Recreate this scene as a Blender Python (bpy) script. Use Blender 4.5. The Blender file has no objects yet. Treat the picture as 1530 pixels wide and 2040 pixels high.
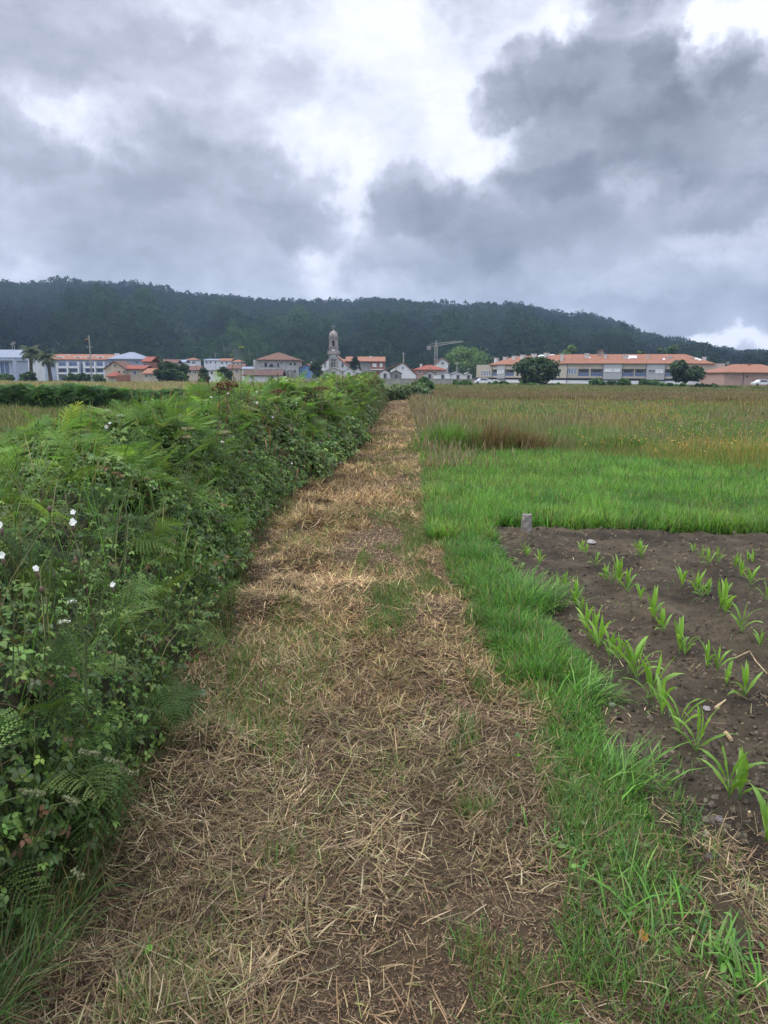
import bpy, math, random
import numpy as np
from mathutils import Vector, Matrix

random.seed(7)
rng = np.random.default_rng(11)
S = bpy.context.scene
COL = S.collection
rad = math.radians

# ------------------------------------------------------------------ camera
FPX, CAM_H, PITCH, ROLL = 1400.0, 1.6, rad(10.9), rad(0.35)
cam_data = bpy.data.cameras.new('camera')
cam = bpy.data.objects.new('camera', cam_data)
COL.objects.link(cam)
RM = Matrix.Rotation(math.pi / 2 - PITCH, 3, 'X') @ Matrix.Rotation(ROLL, 3, 'Z')
cam.matrix_world = Matrix.Translation((0, 0, CAM_H)) @ RM.to_4x4()
cam_data.sensor_fit = 'HORIZONTAL'
cam_data.sensor_width = 36.0
cam_data.lens = 36.0 * FPX / 1530.0
cam_data.clip_start = 0.05
cam_data.clip_end = 9000.0
S.camera = cam
RN = np.array(RM)


def ray(px, py):
    return RN @ np.array([(px - 765) / FPX, -(py - 1020) / FPX, -1.0])


def at(px, py, y):
    """point of the place seen at a photo pixel, y metres ahead"""
    d = ray(px, py)
    p = d * (y / d[1])
    return float(p[0]), float(y), float(p[2] + CAM_H)


def gp(px, py, z=0.0):
    d = ray(px, py)
    p = d * ((z - CAM_H) / d[2])
    return float(p[0]), float(p[1])


# ------------------------------------------------------------------ render settings
S.view_settings.view_transform = 'Standard'
S.view_settings.look = 'None'
S.view_settings.exposure = 0.25
S.view_settings.gamma = 1.0
S.render.engine = 'CYCLES'
S.cycles.max_bounces = 6
S.cycles.diffuse_bounces = 3
S.cycles.glossy_bounces = 2
S.cycles.transmission_bounces = 4
S.cycles.transparent_max_bounces = 6
S.cycles.volume_bounces = 0
S.cycles.use_denoising = True
S.cycles.sample_clamp_indirect = 4.0

# ------------------------------------------------------------------ world: cloudy sky
SUN_EL, SUN_AZ = rad(56), rad(-108)          # azimuth from +Y towards +X
world = bpy.data.worlds.new('World')
S.world = world
world.use_nodes = True
nt = world.node_tree
for n in list(nt.nodes):
    nt.nodes.remove(n)


def wn(t, **kw):
    n = nt.nodes.new(t)
    for k, v in kw.items():
        setattr(n, k, v)
    return n


def wmath(op, a, b=None, c=None):
    n = wn('ShaderNodeMath', operation=op)
    for i, v in enumerate((a, b, c)):
        if v is None:
            continue
        if isinstance(v, (int, float)):
            n.inputs[i].default_value = v
        else:
            nt.links.new(v, n.inputs[i])
    return n.outputs[0]


def wvec(op, a, b):
    n = wn('ShaderNodeVectorMath', operation=op)
    for i, v in enumerate((a, b)):
        if v is None:
            continue
        if isinstance(v, (tuple, list)):
            n.inputs[i].default_value = v
        else:
            nt.links.new(v, n.inputs[i])
    return n


def wnoise(vec, scale, detail, rough=0.55, off=None):
    if off:
        vec = wvec('ADD', vec, off).outputs[0]
    n = wn('ShaderNodeTexNoise', noise_dimensions='3D')
    n.inputs['Scale'].default_value = scale
    n.inputs['Detail'].default_value = detail
    n.inputs['Roughness'].default_value = rough
    nt.links.new(vec, n.inputs['Vector'])
    return n


tc = wn('ShaderNodeTexCoord')
vdir = wvec('NORMALIZE', tc.outputs['Generated'], None).outputs[0]
# billowing: three scales of domain warp
w1 = wnoise(vdir, 5.0, 3.0, 0.55)
w2 = wnoise(vdir, 13.0, 7.0, 0.6, (3.1, 1.7, 0.4))
o1 = wvec('MULTIPLY', wvec('SUBTRACT', w1.outputs['Color'], (.5, .5, .5)).outputs[0], (.13, .08, .11)).outputs[0]
o2 = wvec('MULTIPLY', wvec('SUBTRACT', w2.outputs['Color'], (.5, .5, .5)).outputs[0], (.10, .06, .085)).outputs[0]
w3 = wnoise(vdir, 42.0, 5.0, 0.6, (8.1, 0.7, 3.4))
o3 = wvec('MULTIPLY', wvec('SUBTRACT', w3.outputs['Color'], (.5, .5, .5)).outputs[0], (.035, .02, .032)).outputs[0]
vw = wvec('ADD', wvec('ADD', wvec('ADD', vdir, o1).outputs[0], o2).outputs[0], o3).outputs[0]

# cloud masses: (photo x, photo y, half width, half height, strength); negative = dark cloud
BLOBS = [
    # towering cumulus, upper right: crisp edges
    (1085, 175, 105, 60, -.44, 1), (1010, 195, 60, 40, -.30, 1), (1265, 75, 80, 75, -.44, 1), (1210, 35, 55, 35, -.24, 1),
    (1230, 190, 150, 90, -.34, 1), (1310, 140, 60, 70, -.24, 1), (1440, 130, 62, 55, -.46, 1), (1475, 190, 50, 45, -.26, 1),
    (1200, 300, 200, 90, -.40, 1), (1420, 300, 170, 110, -.36, 1), (1120, 330, 130, 70, -.20, 1),
    (1010, 430, 190, 85, -.40, 1), (830, 400, 100, 75, -.34, 1), (880, 480, 190, 90, -.26, 1), (1240, 420, 160, 80, -.26, 1),
    (1000, 560, 330, 60, -.18, 0), (1180, 500, 240, 70, -.22, 0), (1330, 590, 300, 60, -.30, 0), (1440, 610, 220, 55, -.26, 0),
    (1480, 400, 80, 45, -.30, 1), (1490, 520, 120, 60, -.20, 0),
    # broad grey masses, left
    (20, 300, 110, 60, -.34, 1), (80, 380, 260, 100, -.26, 0), (320, 330, 110, 70, -.22, 1), (400, 390, 260, 110, -.30, 0),
    (300, 490, 330, 80, -.20, 0), (590, 450, 100, 55, -.26, 1), (480, 520, 170, 60, -.16, 0), (430, 265, 110, 50, -.18, 1),
    (560, 330, 110, 60, -.16, 1), (80, 60, 300, 70, -.24, 0), (300, 120, 120, 50, -.20, 1), (60, 140, 110, 50, -.14, 1), (620, 200, 190, 60, -.16, 0),
    (920, 70, 170, 45, -.10, 0), (200, 200, 110, 40, -.12, 1),
    # thin bright gaps
    (785, 95, 110, 80, .46, 0), (560, 275, 120, 40, .24, 0), (700, 285, 130, 65, .30, 0), (640, 540, 70, 40, .28, 0), (620, 500, 40, 40, .16, 0),
    (695, 400, 45, 90, .34, 0), (150, 255, 120, 34, .24, 0), (80, 215, 60, 40, .14, 0), (1440, 40, 150, 40, .60, 0), (1375, 110, 34, 70, .50, 0), (1130, 90, 110, 30, .26, 0),
    (920, 230, 80, 100, .30, 0), (1000, 60, 170, 36, .16, 0), (1470, 682, 120, 22, .50, 0), (1390, 665, 50, 14, .3, 0), (1255, 385, 55, 30, .34, 0),
    (1230, 555, 150, 22, .20, 0), (980, 330, 40, 50, .24, 0), (720, 580, 120, 26, .24, 0), (1410, 395, 60, 30, .30, 0), (1400, 480, 110, 26, .18, 0), (500, 40, 160, 30, .14, 0), (30, 510, 80, 30, .14, 0),
    (400, 570, 420, 40, -.14, 0), (900, 590, 260, 36, -.10, 0), (420, 180, 150, 40, .12, 0),
]
field = None
for (bx, by, rx, ry, amp, crisp) in BLOBS:
    d = ray(bx, by)
    d = d / np.linalg.norm(d)
    df = wvec('SUBTRACT', vw, (float(d[0]), float(d[1]), float(d[2]))).outputs[0]
    sx, sz = rx / FPX, ry / FPX
    df = wvec('MULTIPLY', df, (1 / sx, 1 / max(sx, sz), 1 / sz)).outputs[0]
    ln = wvec('LENGTH', df, None).outputs['Value']
    mr = wn('ShaderNodeMapRange', interpolation_type='SMOOTHSTEP')
    mr.inputs['From Min'].default_value = 0.70 if crisp else 0.34
    mr.inputs['From Max'].default_value = 1.14 if crisp else 1.45
    mr.inputs['To Min'].default_value = amp * ((.70 if bx > 700 else .54) if amp < 0 else .85)
    mr.inputs['To Max'].default_value = 0.0
    nt.links.new(ln, mr.inputs['Value'])
    field = mr.outputs[0] if field is None else wmath('ADD', field, mr.outputs[0])
# flattened fbm texture of the cloud layer
flat = wvec('MULTIPLY', vdir, (1.0, 1.0, 1.9)).outputs[0]
f1 = wnoise(flat, 4.5, 8.0, 0.6, (7.3, 2.2, 5.0))
f2 = wnoise(flat, 13.0, 6.0, 0.62, (1.3, 9.2, 2.0))
field = wmath('ADD', field, wmath('MULTIPLY', wmath('SUBTRACT', f1.outputs['Fac'], .5), .75))
field = wmath('ADD', field, wmath('MULTIPLY', wmath('SUBTRACT', f2.outputs['Fac'], .5), .38))
f3 = wnoise(flat, 34.0, 5.0, 0.65, (4.3, 1.2, 7.0))
field = wmath('ADD', field, wmath('MULTIPLY', wmath('SUBTRACT', f3.outputs['Fac'], .5), .20))
field = wmath('MULTIPLY', wmath('ADD', field, .64 + .42), 1 / 1.42)
ramp = wn('ShaderNodeValToRGB')
el = ramp.color_ramp.elements
el[0].position, el[0].color = 0.05, (.178, .195, .245, 1)
el[1].position, el[1].color = 1.0, (.95, .96, 1.0, 1)
for p, c in ((.26, (.252, .274, .338, 1)), (.46, (.350, .376, .458, 1)), (.60, (.465, .493, .595, 1)), (.74, (.61, .64, .76, 1)), (.86, (.80, .83, .95, 1))):
    e = el.new(p)
    e.color = c
nt.links.new(field, ramp.inputs['Fac'])
# overcast sky made brighter overhead, above the view, to light the ground
sep = wn('ShaderNodeSeparateXYZ')
nt.links.new(vdir, sep.inputs[0])
zen = wn('ShaderNodeMapRange', interpolation_type='SMOOTHSTEP')
zen.inputs['From Min'].default_value = 0.46
zen.inputs['From Max'].default_value = 0.90
zen.inputs['To Min'].default_value = 1.0
zen.inputs['To Max'].default_value = 3.3
nt.links.new(sep.outputs['Z'], zen.inputs['Value'])
cloud = wn('ShaderNodeBackground')
nt.links.new(ramp.outputs['Color'], cloud.inputs['Color'])
nt.links.new(zen.outputs[0], cloud.inputs['Strength'])
sky = wn('ShaderNodeTexSky', sky_type='NISHITA')
sky.sun_disc = False
sky.sun_elevation = SUN_EL
sky.sun_rotation = SUN_AZ
bsky = wn('ShaderNodeBackground')
bsky.inputs['Strength'].default_value = 0.10
nt.links.new(sky.outputs[0], bsky.inputs['Color'])
mixw = wn('ShaderNodeMixShader')
mixw.inputs[0].default_value = 0.93
nt.links.new(bsky.outputs[0], mixw.inputs[1])
nt.links.new(cloud.outputs[0], mixw.inputs[2])
wout = wn('ShaderNodeOutputWorld')
nt.links.new(mixw.outputs[0], wout.inputs['Surface'])
world.cycles.sampling_method = 'MANUAL'
world.cycles.sample_map_resolution = 512

sun_data = bpy.data.lights.new('sun', 'SUN')
sun_data.energy = 1.5
sun_data.angle = rad(24)
sun_data.color = (1.0, .965, .90)
sun = bpy.data.objects.new('sun', sun_data)
COL.objects.link(sun)
sdir = Vector((math.sin(SUN_AZ) * math.cos(SUN_EL), math.cos(SUN_AZ) * math.cos(SUN_EL), math.sin(SUN_EL)))
sun.rotation_euler = sdir.to_track_quat('Z', 'Y').to_euler()
sun.location = (0, 0, 50)


# ------------------------------------------------------------------ helpers
def tag(o, label=None, cat=None, group=None, kind=None):
    if label:
        o['label'] = label
    if cat:
        o['category'] = cat
    if group:
        o['group'] = group
    if kind:
        o['kind'] = kind
    return o


def empty(name, loc=(0, 0, 0), rz=0.0):
    o = bpy.data.objects.new(name, None)
    o.empty_display_size = 0.2
    o.location = loc
    o.rotation_euler = (0, 0, rz)
    COL.objects.link(o)
    return o


def link(name, me, mat=None, parent=None):
    o = bpy.data.objects.new(name, me)
    if mat is not None and not me.materials:
        me.materials.append(mat)
    COL.objects.link(o)
    if parent is not None:
        o.parent = parent
    return o


def copy_tree(root):
    r = root.copy()
    COL.objects.link(r)
    for ch in list(root.children):
        c = ch.copy()
        COL.objects.link(c)
        c.parent = r
        for g in list(ch.children):
            d = g.copy()
            COL.objects.link(d)
            d.parent = c
    return r


def np_mesh(name, V, faces, colr=None, smooth=False):
    """V (n,3); faces list of int arrays (m,k); colr (n,3) vertex colours of the things themselves"""
    me = bpy.data.meshes.new(name)
    V = np.asarray(V, np.float32)
    me.vertices.add(len(V))
    me.vertices.foreach_set('co', V.ravel())
    lv = np.concatenate([f.ravel() for f in faces]).astype(np.int32)
    tot = np.concatenate([np.full(len(f), f.shape[1], np.int32) for f in faces])
    st = np.concatenate([[0], np.cumsum(tot)[:-1]]).astype(np.int32)
    me.loops.add(len(lv))
    me.loops.foreach_set('vertex_index', lv)
    me.polygons.add(len(tot))
    me.polygons.foreach_set('loop_start', st)
    me.polygons.foreach_set('loop_total', tot)
    if smooth:
        me.polygons.foreach_set('use_smooth', np.ones(len(tot), bool))
    if colr is not None:
        a = me.attributes.new('tint', 'FLOAT_COLOR', 'POINT')
        c4 = np.ones((len(V), 4), np.float32)
        c4[:, :3] = colr
        a.data.foreach_set('color', c4.ravel())
    me.update(calc_edges=True)
    return me


class Soup:
    """many small leaf-like pieces of one mass, joined"""
    def __init__(self):
        self.V, self.F, self.C, self.n = [], {}, [], 0

    def add(self, V, faces, C):
        V = np.asarray(V).reshape(-1, 3)
        C = np.asarray(C).reshape(-1, 3)
        for f in faces:
            self.F.setdefault(f.shape[1], []).append(f + self.n)
        self.V.append(V)
        self.C.append(C)
        self.n += len(V)

    def mesh(self, name, smooth=False):
        return np_mesh(name, np.concatenate(self.V), [np.concatenate(v) for v in self.F.values()], np.concatenate(self.C), smooth)


def hash2(ix, iy, seed):
    h = (ix.astype(np.int64) * 374761393 + iy.astype(np.int64) * 668265263 + seed * 1442695041) & 0x7fffffff
    h = ((h ^ (h >> 13)) * 1274126177) & 0x7fffffff
    return ((h ^ (h >> 16)) & 0xffff) / 65535.0


def vnoise(x, y, seed=0):
    x = np.asarray(x, float)
    y = np.asarray(y, float)
    ix, iy = np.floor(x), np.floor(y)
    fx, fy = x - ix, y - iy
    fx = fx * fx * (3 - 2 * fx)
    fy = fy * fy * (3 - 2 * fy)
    a, b = hash2(ix, iy, seed), hash2(ix + 1, iy, seed)
    c, d = hash2(ix, iy + 1, seed), hash2(ix + 1, iy + 1, seed)
    return (a * (1 - fx) + b * fx) * (1 - fy) + (c * (1 - fx) + d * fx) * fy


def fbm(x, y, seed=0, oct=4, g=.5):
    s, a, t = 0, 1.0, 0
    for k in range(oct):
        s = s + a * vnoise(np.asarray(x) * 2 ** k, np.asarray(y) * 2 ** k, seed + k * 17)
        t += a
        a *= g
    return s / t


def sm(a, b, x):
    t = np.clip((np.asarray(x, float) - a) / (np.asarray(b, float) - a), 0, 1)
    return t * t * (3 - 2 * t)


def lin(r, g, b):
    f = lambda c: (c / 255) / 12.92 if c / 255 <= .04045 else ((c / 255 + .055) / 1.055) ** 2.4
    return (f(r), f(g), f(b))


def pick(pal, n, w=None, jit=.18):
    pal = np.array(pal, float)
    if w is not None:
        w = np.array(w, float)
        w = w / w.sum()
    k = rng.choice(len(pal), n, p=w)
    c = pal[k] * (1 + rng.normal(0, jit, (n, 1))) * (1 + rng.normal(0, jit * .25, (n, 3)))
    return np.clip(c, .004, .9)


# ------------------------------------------------------------------ materials
MATS = {}


def new_mat(name):
    m = bpy.data.materials.new(name)
    m.use_nodes = True
    t = m.node_tree
    for n in list(t.nodes):
        t.nodes.remove(n)
    out = t.nodes.new('ShaderNodeOutputMaterial')
    return m, t, out


def leaf_mat(name, rough=.55, transl=.35, spec=.3):
    m, t, out = new_mat(name)
    a = t.nodes.new('ShaderNodeAttribute')
    a.attribute_name = 'tint'
    p = t.nodes.new('ShaderNodeBsdfPrincipled')
    p.inputs['Roughness'].default_value = rough
    p.inputs['Specular IOR Level'].default_value = spec
    t.links.new(a.outputs['Color'], p.inputs['Base Color'])
    if transl > 0:
        tr = t.nodes.new('ShaderNodeBsdfTranslucent')
        hs = t.nodes.new('ShaderNodeMix')
        hs.data_type = 'RGBA'
        hs.blend_type = 'MULTIPLY'
        hs.inputs['Factor'].default_value = 1.0
        hs.inputs['B'].default_value = (1.25, 1.3, .7, 1)
        t.links.new(a.outputs['Color'], hs.inputs['A'])
        t.links.new(hs.outputs['Result'], tr.inputs['Color'])
        mx = t.nodes.new('ShaderNodeMixShader')
        mx.inputs[0].default_value = transl
        t.links.new(p.outputs[0], mx.inputs[1])
        t.links.new(tr.outputs[0], mx.inputs[2])
        t.links.new(mx.outputs[0], out.inputs['Surface'])
    else:
        t.links.new(p.outputs[0], out.inputs['Surface'])
    MATS[name] = m
    return m


def mat(name, c1, c2=None, scale=6.0, rough=.8, spec=.3, bump=0.0, metal=0.0, detail=5.0, stretch=None, nr=.62):
    """solid material with procedural mottling between two colours"""
    if name in MATS:
        return MATS[name]
    m, t, out = new_mat(name)
    p = t.nodes.new('ShaderNodeBsdfPrincipled')
    p.inputs['Roughness'].default_value = rough
    p.inputs['Specular IOR Level'].default_value = spec
    p.inputs['Metallic'].default_value = metal
    if c2 is None:
        c2 = tuple(x * .8 for x in c1)
    g = t.nodes.new('ShaderNodeNewGeometry')
    vec = g.outputs['Position']
    if stretch:
        vm = t.nodes.new('ShaderNodeVectorMath')
        vm.operation = 'MULTIPLY'
        vm.inputs[1].default_value = stretch
        t.links.new(vec, vm.inputs[0])
        vec = vm.outputs[0]
    n = t.nodes.new('ShaderNodeTexNoise')
    n.inputs['Scale'].default_value = scale
    n.inputs['Detail'].default_value = detail
    n.inputs['Roughness'].default_value = nr
    t.links.new(vec, n.inputs['Vector'])
    r = t.nodes.new('ShaderNodeValToRGB')
    r.color_ramp.elements[0].position = .33
    r.color_ramp.elements[1].position = .68
    r.color_ramp.elements[0].color = (*c2, 1)
    r.color_ramp.elements[1].color = (*c1, 1)
    t.links.new(n.outputs['Fac'], r.inputs['Fac'])
    t.links.new(r.outputs['Color'], p.inputs['Base Color'])
    if name == 'dug_soil':
        n2 = t.nodes.new('ShaderNodeTexNoise')
        n2.inputs['Scale'].default_value = 1.7
        n2.inputs['Detail'].default_value = 6
        n2.inputs['Distortion'].default_value = .6
        t.links.new(vec, n2.inputs['Vector'])
        r2 = t.nodes.new('ShaderNodeValToRGB')
        r2.color_ramp.elements[0].position, r2.color_ramp.elements[0].color = .36, (.62, .60, .58, 1)
        r2.color_ramp.elements[1].position, r2.color_ramp.elements[1].color = .66, (1.55, 1.5, 1.38, 1)
        t.links.new(n2.outputs['Fac'], r2.inputs['Fac'])
        mm = t.nodes.new('ShaderNodeMix')
        mm.data_type = 'RGBA'
        mm.blend_type = 'MULTIPLY'
        mm.inputs['Factor'].default_value = 1
        t.links.new(r.outputs['Color'], mm.inputs['A'])
        t.links.new(r2.outputs['Color'], mm.inputs['B'])
        t.links.new(mm.outputs['Result'], p.inputs['Base Color'])
    if bump:
        b = t.nodes.new('ShaderNodeBump')
        b.inputs['Strength'].default_value = bump
        b.inputs['Distance'].default_value = .02
        t.links.new(n.outputs['Fac'], b.inputs['Height'])
        t.links.new(b.outputs['Normal'], p.inputs['Normal'])
    t.links.new(p.outputs[0], out.inputs['Surface'])
    MATS[name] = m
    return m


M_GRASS = leaf_mat('grass_blades', .5, .40, .28)
M_STRAW = leaf_mat('straw', .75, .06, .15)
M_LEAF = leaf_mat('bramble_leaf', .45, .28, .36)
M_FERN = leaf_mat('fern', .55, .42, .2)
M_CORN = leaf_mat('maize_leaf', .42, .42, .4)
M_TREE = leaf_mat('tree_leaf', .6, .25, .2)
M_WOODS = leaf_mat('woodland_leaf', .95, .32, .02)
M_WOOD = leaf_mat('stem', .8, 0, .2)
M_PETAL = leaf_mat('petal', .6, .3, .2)

# ------------------------------------------------------------------ ground relief
def path_c(y):
    y = np.asarray(y, float)
    return -.19 + .0195 * np.maximum(y - 12, 0) ** 1.24 + .016 * np.maximum(y - 40, 0) ** 1.7


def path_l(y):
    return np.interp(y, [-3, 1.7, 4, 6.3, 9.8, 15, 29, 39, 60], [-.95, -.95, -1.02, -1.25, -1.12, -.9, -.5, .15, .1]) + np.where(np.asarray(y) > 40, path_c(y) - path_c(40), 0)


def path_r(y):
    return np.interp(y, [-3, 1.9, 3.3, 4.5, 6.7, 12.7, 23, 39, 60], [.72, .70, .62, .50, .50, .72, 1.05, 1.34, 1.2]) + np.where(np.asarray(y) > 40, path_c(y) - path_c(40), 0)


def soil_edge(y):
    return 1.04 + .10 * (fbm(np.asarray(y) * 1.1, 3.3, 5, 3) - .5) * 2


def soil_back(x):
    return 7.42 - .12 * (np.asarray(x) - 1.2) + .22 * (fbm(np.asarray(x) * 1.3, 8.1, 9, 3) - .5)


def straw_relief(x, y):
    w = fbm(x * 2.6, y * 2.2, 31, 3)
    s = sm(.38, .85, w) * .12 + .03 * (fbm(x * 7, y * 6, 35, 3) - .3)
    side = sm(.15, -.85, x)                       # thicker swath along the hedge side
    return s * (.35 + .9 * side) + .012 * fbm(x * 9, y * 9, 3, 2)


def soil_relief(x, y):
    row = np.cos((np.asarray(x) - 1.3) / .5 * 2 * math.pi) * .014
    return .03 + row + .07 * (fbm(x * 5.5, y * 5.5, 44, 4, .6) - .5) + .05 * (np.abs(fbm(x * 17, y * 17, 61, 3) - .5)) + .05 * (fbm(x * 1.2, y * 1.5, 45, 2) - .5)


def grid_mesh(name, xs, ys, zf, matl):
    X, Y = np.meshgrid(xs, ys)
    Z = zf(X, Y)
    V = np.stack([X, Y, Z], -1).reshape(-1, 3)
    nx, ny = len(xs), len(ys)
    i = (np.arange(ny - 1)[:, None] * nx + np.arange(nx - 1)[None]).ravel()
    return np_mesh(name, V, [np.stack([i, i + 1, i + 1 + nx, i + nx], -1)], None, True)


# ground sheet: dark turf soil with dead thatch
def ground_material():
    m, t, out = new_mat('ground_turf')
    g = t.nodes.new('ShaderNodeNewGeometry')
    n1 = t.nodes.new('ShaderNodeTexNoise')
    n1.inputs['Scale'].default_value = .9
    n1.inputs['Detail'].default_value = 9
    n1.inputs['Roughness'].default_value = .7
    n2 = t.nodes.new('ShaderNodeTexNoise')
    n2.inputs['Scale'].default_value = .05
    n2.inputs['Detail'].default_value = 4
    r1 = t.nodes.new('ShaderNodeValToRGB')
    r1.color_ramp.elements[0].position, r1.color_ramp.elements[0].color = .35, (.055, .06, .022, 1)
    r1.color_ramp.elements[1].position, r1.color_ramp.elements[1].color = .65, (.10, .115, .04, 1)
    r2 = t.nodes.new('ShaderNodeValToRGB')
    r2.color_ramp.elements[0].position, r2.color_ramp.elements[0].color = .4, (.75, .9, .8, 1)
    r2.color_ramp.elements[1].position, r2.color_ramp.elements[1].color = .6, (1.3, 1.05, .9, 1)
    mx = t.nodes.new('ShaderNodeMix')
    mx.data_type = 'RGBA'
    mx.blend_type = 'MULTIPLY'
    mx.inputs['Factor'].default_value = 1
    p = t.nodes.new('ShaderNodeBsdfPrincipled')
    p.inputs['Roughness'].default_value = .95
    p.inputs['Specular IOR Level'].default_value = .1
    for n in (n1, n2):
        t.links.new(g.outputs['Position'], n.inputs['Vector'])
    t.links.new(n1.outputs['Fac'], r1.inputs['Fac'])
    t.links.new(n2.outputs['Fac'], r2.inputs['Fac'])
    t.links.new(r1.outputs['Color'], mx.inputs['A'])
    t.links.new(r2.outputs['Color'], mx.inputs['B'])
    t.links.new(mx.outputs['Result'], p.inputs['Base Color'])
    t.links.new(p.outputs[0], out.inputs['Surface'])
    return m


gx = np.concatenate([[-1550, -900, -300], np.arange(-100, 101, 4), [300, 900, 1550]]).astype(float)
gy = np.concatenate([[-1550, -900, -300, -60], np.arange(-8, 200, 4), [300, 600, 1550]]).astype(float)
tag(link('ground', grid_mesh('ground', gx, gy, lambda x, y: x * 0, None), ground_material()), kind='structure')

# path sheet, strewn with trodden straw
m_path = mat('path_earth', (.125, .088, .052), (.050, .036, .024), 11, .95, .1, .9, detail=12, nr=.75)
ys = np.concatenate([np.arange(-2.5, 6, .04), np.arange(6, 14, .1), np.arange(14, 50, .4)])
us = np.linspace(0, 1, 60)
PX = path_l(ys)[:, None] - .45 + (path_r(ys) - path_l(ys) + .75)[:, None] * us[None]
PY = np.repeat(ys[:, None], len(us), 1)
PZ = .008 + straw_relief(PX, PY) * .8 * np.minimum(1, np.minimum(us, 1 - us) * 12)[None]
i = (np.arange(len(ys) - 1)[:, None] * len(us) + np.arange(len(us) - 1)[None]).ravel()
tag(link('path', np_mesh('path', np.stack([PX, PY, PZ], -1).reshape(-1, 3), [np.stack([i, i + 1, i + 1 + len(us), i + len(us)], -1)], None, True), m_path), kind='structure')

# dug plot of dark soil
m_soil = mat('dug_soil', (.092, .074, .050), (.025, .0195, .0135), 7, .92, .2, 1.0, detail=14, nr=.78)
ys = np.concatenate([np.arange(-2, 4.5, .022), np.arange(4.5, 7.75, .035)])
us = np.concatenate([np.linspace(0, .36, 150), np.linspace(.37, 1, 90)])
SX = soil_edge(ys)[:, None] - .05 + 9.0 * us[None]
SY = np.repeat(ys[:, None], len(us), 1)
SY = np.minimum(SY, soil_back(SX))
edge = np.minimum(sm(0, .006, us)[None] * np.ones_like(SX), sm(0, .12, soil_back(SX) - SY + .0))
SZ = .012 + edge * np.maximum(soil_relief(SX, SY), -.005)
i = (np.arange(len(ys) - 1)[:, None] * len(us) + np.arange(len(us) - 1)[None]).ravel()
tag(link('soil_plot', np_mesh('soil_plot', np.stack([SX, SY, SZ], -1).reshape(-1, 3), [np.stack([i, i + 1, i + 1 + len(us), i + len(us)], -1)], None, True), m_soil), kind='structure')


def gz(x, y):
    x = np.asarray(x, float)
    y = np.asarray(y, float)
    on_path = (x > path_l(y) - .45) & (x < path_r(y) + .3)
    on_soil = (x > soil_edge(y)) & (y < soil_back(x)) & (x < 10)
    return np.where(on_soil, .012 + np.maximum(soil_relief(x, y), -.005), np.where(on_path, .008 + straw_relief(x, y) * .8, 0))


# ------------------------------------------------------------------ blades
def blades(soup, P, az, L, lean, curl, W, prof, cols, twist=0.0):
    """P (n,3); every blade bends from lean to lean+curl; prof = width at each level; cols = (n,3) or list per level"""
    n = len(P)
    K = len(prof)
    seg = K - 1
    c = np.array(P, float)
    az = np.broadcast_to(az, n)
    L = np.broadcast_to(L, n)
    W = np.broadcast_to(W, n)
    lean = np.broadcast_to(lean, n)
    curl = np.broadcast_to(curl, n)
    ta = az + math.pi / 2 + rng.normal(0, twist, n) if twist else az + math.pi / 2
    side = np.stack([np.cos(ta), np.sin(ta), np.zeros(n)], -1)
    V = np.zeros((n, 2 * K, 3))
    for k in range(K):
        hw = side * (W * prof[k] * .5)[:, None]
        V[:, 2 * k] = c - hw
        V[:, 2 * k + 1] = c + hw
        if k < seg:
            th = lean + curl * (k + .5) / seg
            c = c + np.stack([np.sin(th) * np.cos(az), np.sin(th) * np.sin(az), np.cos(th)], -1) * (L / seg)[:, None]
    base = (np.arange(n) * 2 * K)[:, None]
    fs = np.concatenate([base + np.array([2 * k, 2 * k + 1, 2 * k + 3, 2 * k + 2])[None] for k in range(seg)])
    if isinstance(cols, list):
        C = np.stack([np.broadcast_to(x, (n, 3)) for x in cols for _ in (0, 1)], 1)
    else:
        C = np.repeat(cols[:, None], 2 * K, 1)
    soup.add(V, [fs], C)


BLADE4 = [.75, 1.0, .75, .06]
BLADE3 = [.9, .85, .05]
HEAD = [.30, .25, .25, 1.0, .9, .15]          # grass stalk carrying a seed head


def u(a, b, n):
    return rng.uniform(a, b, n)


def in_view_x(y, marg=1.18):
    return np.asarray(y) * .56 * marg + .4


def sample_y(y0, y1, n, a=1.6):
    """more plants near the eye"""
    r = rng.random(n)
    e = 1 - a
    return (y0 ** e + r * (y1 ** e - y0 ** e)) ** (1 / e)


# ---- dry cut straw lying on the path
STRAW = [(.40, .295, .155), (.31, .215, .108), (.215, .142, .076), (.140, .090, .052), (.52, .41, .235), (.28, .25, .13), (.085, .056, .036)]
SW = [3.4, 5, 4.6, 3.2, 1.1, 1.2, 2.2]


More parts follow.
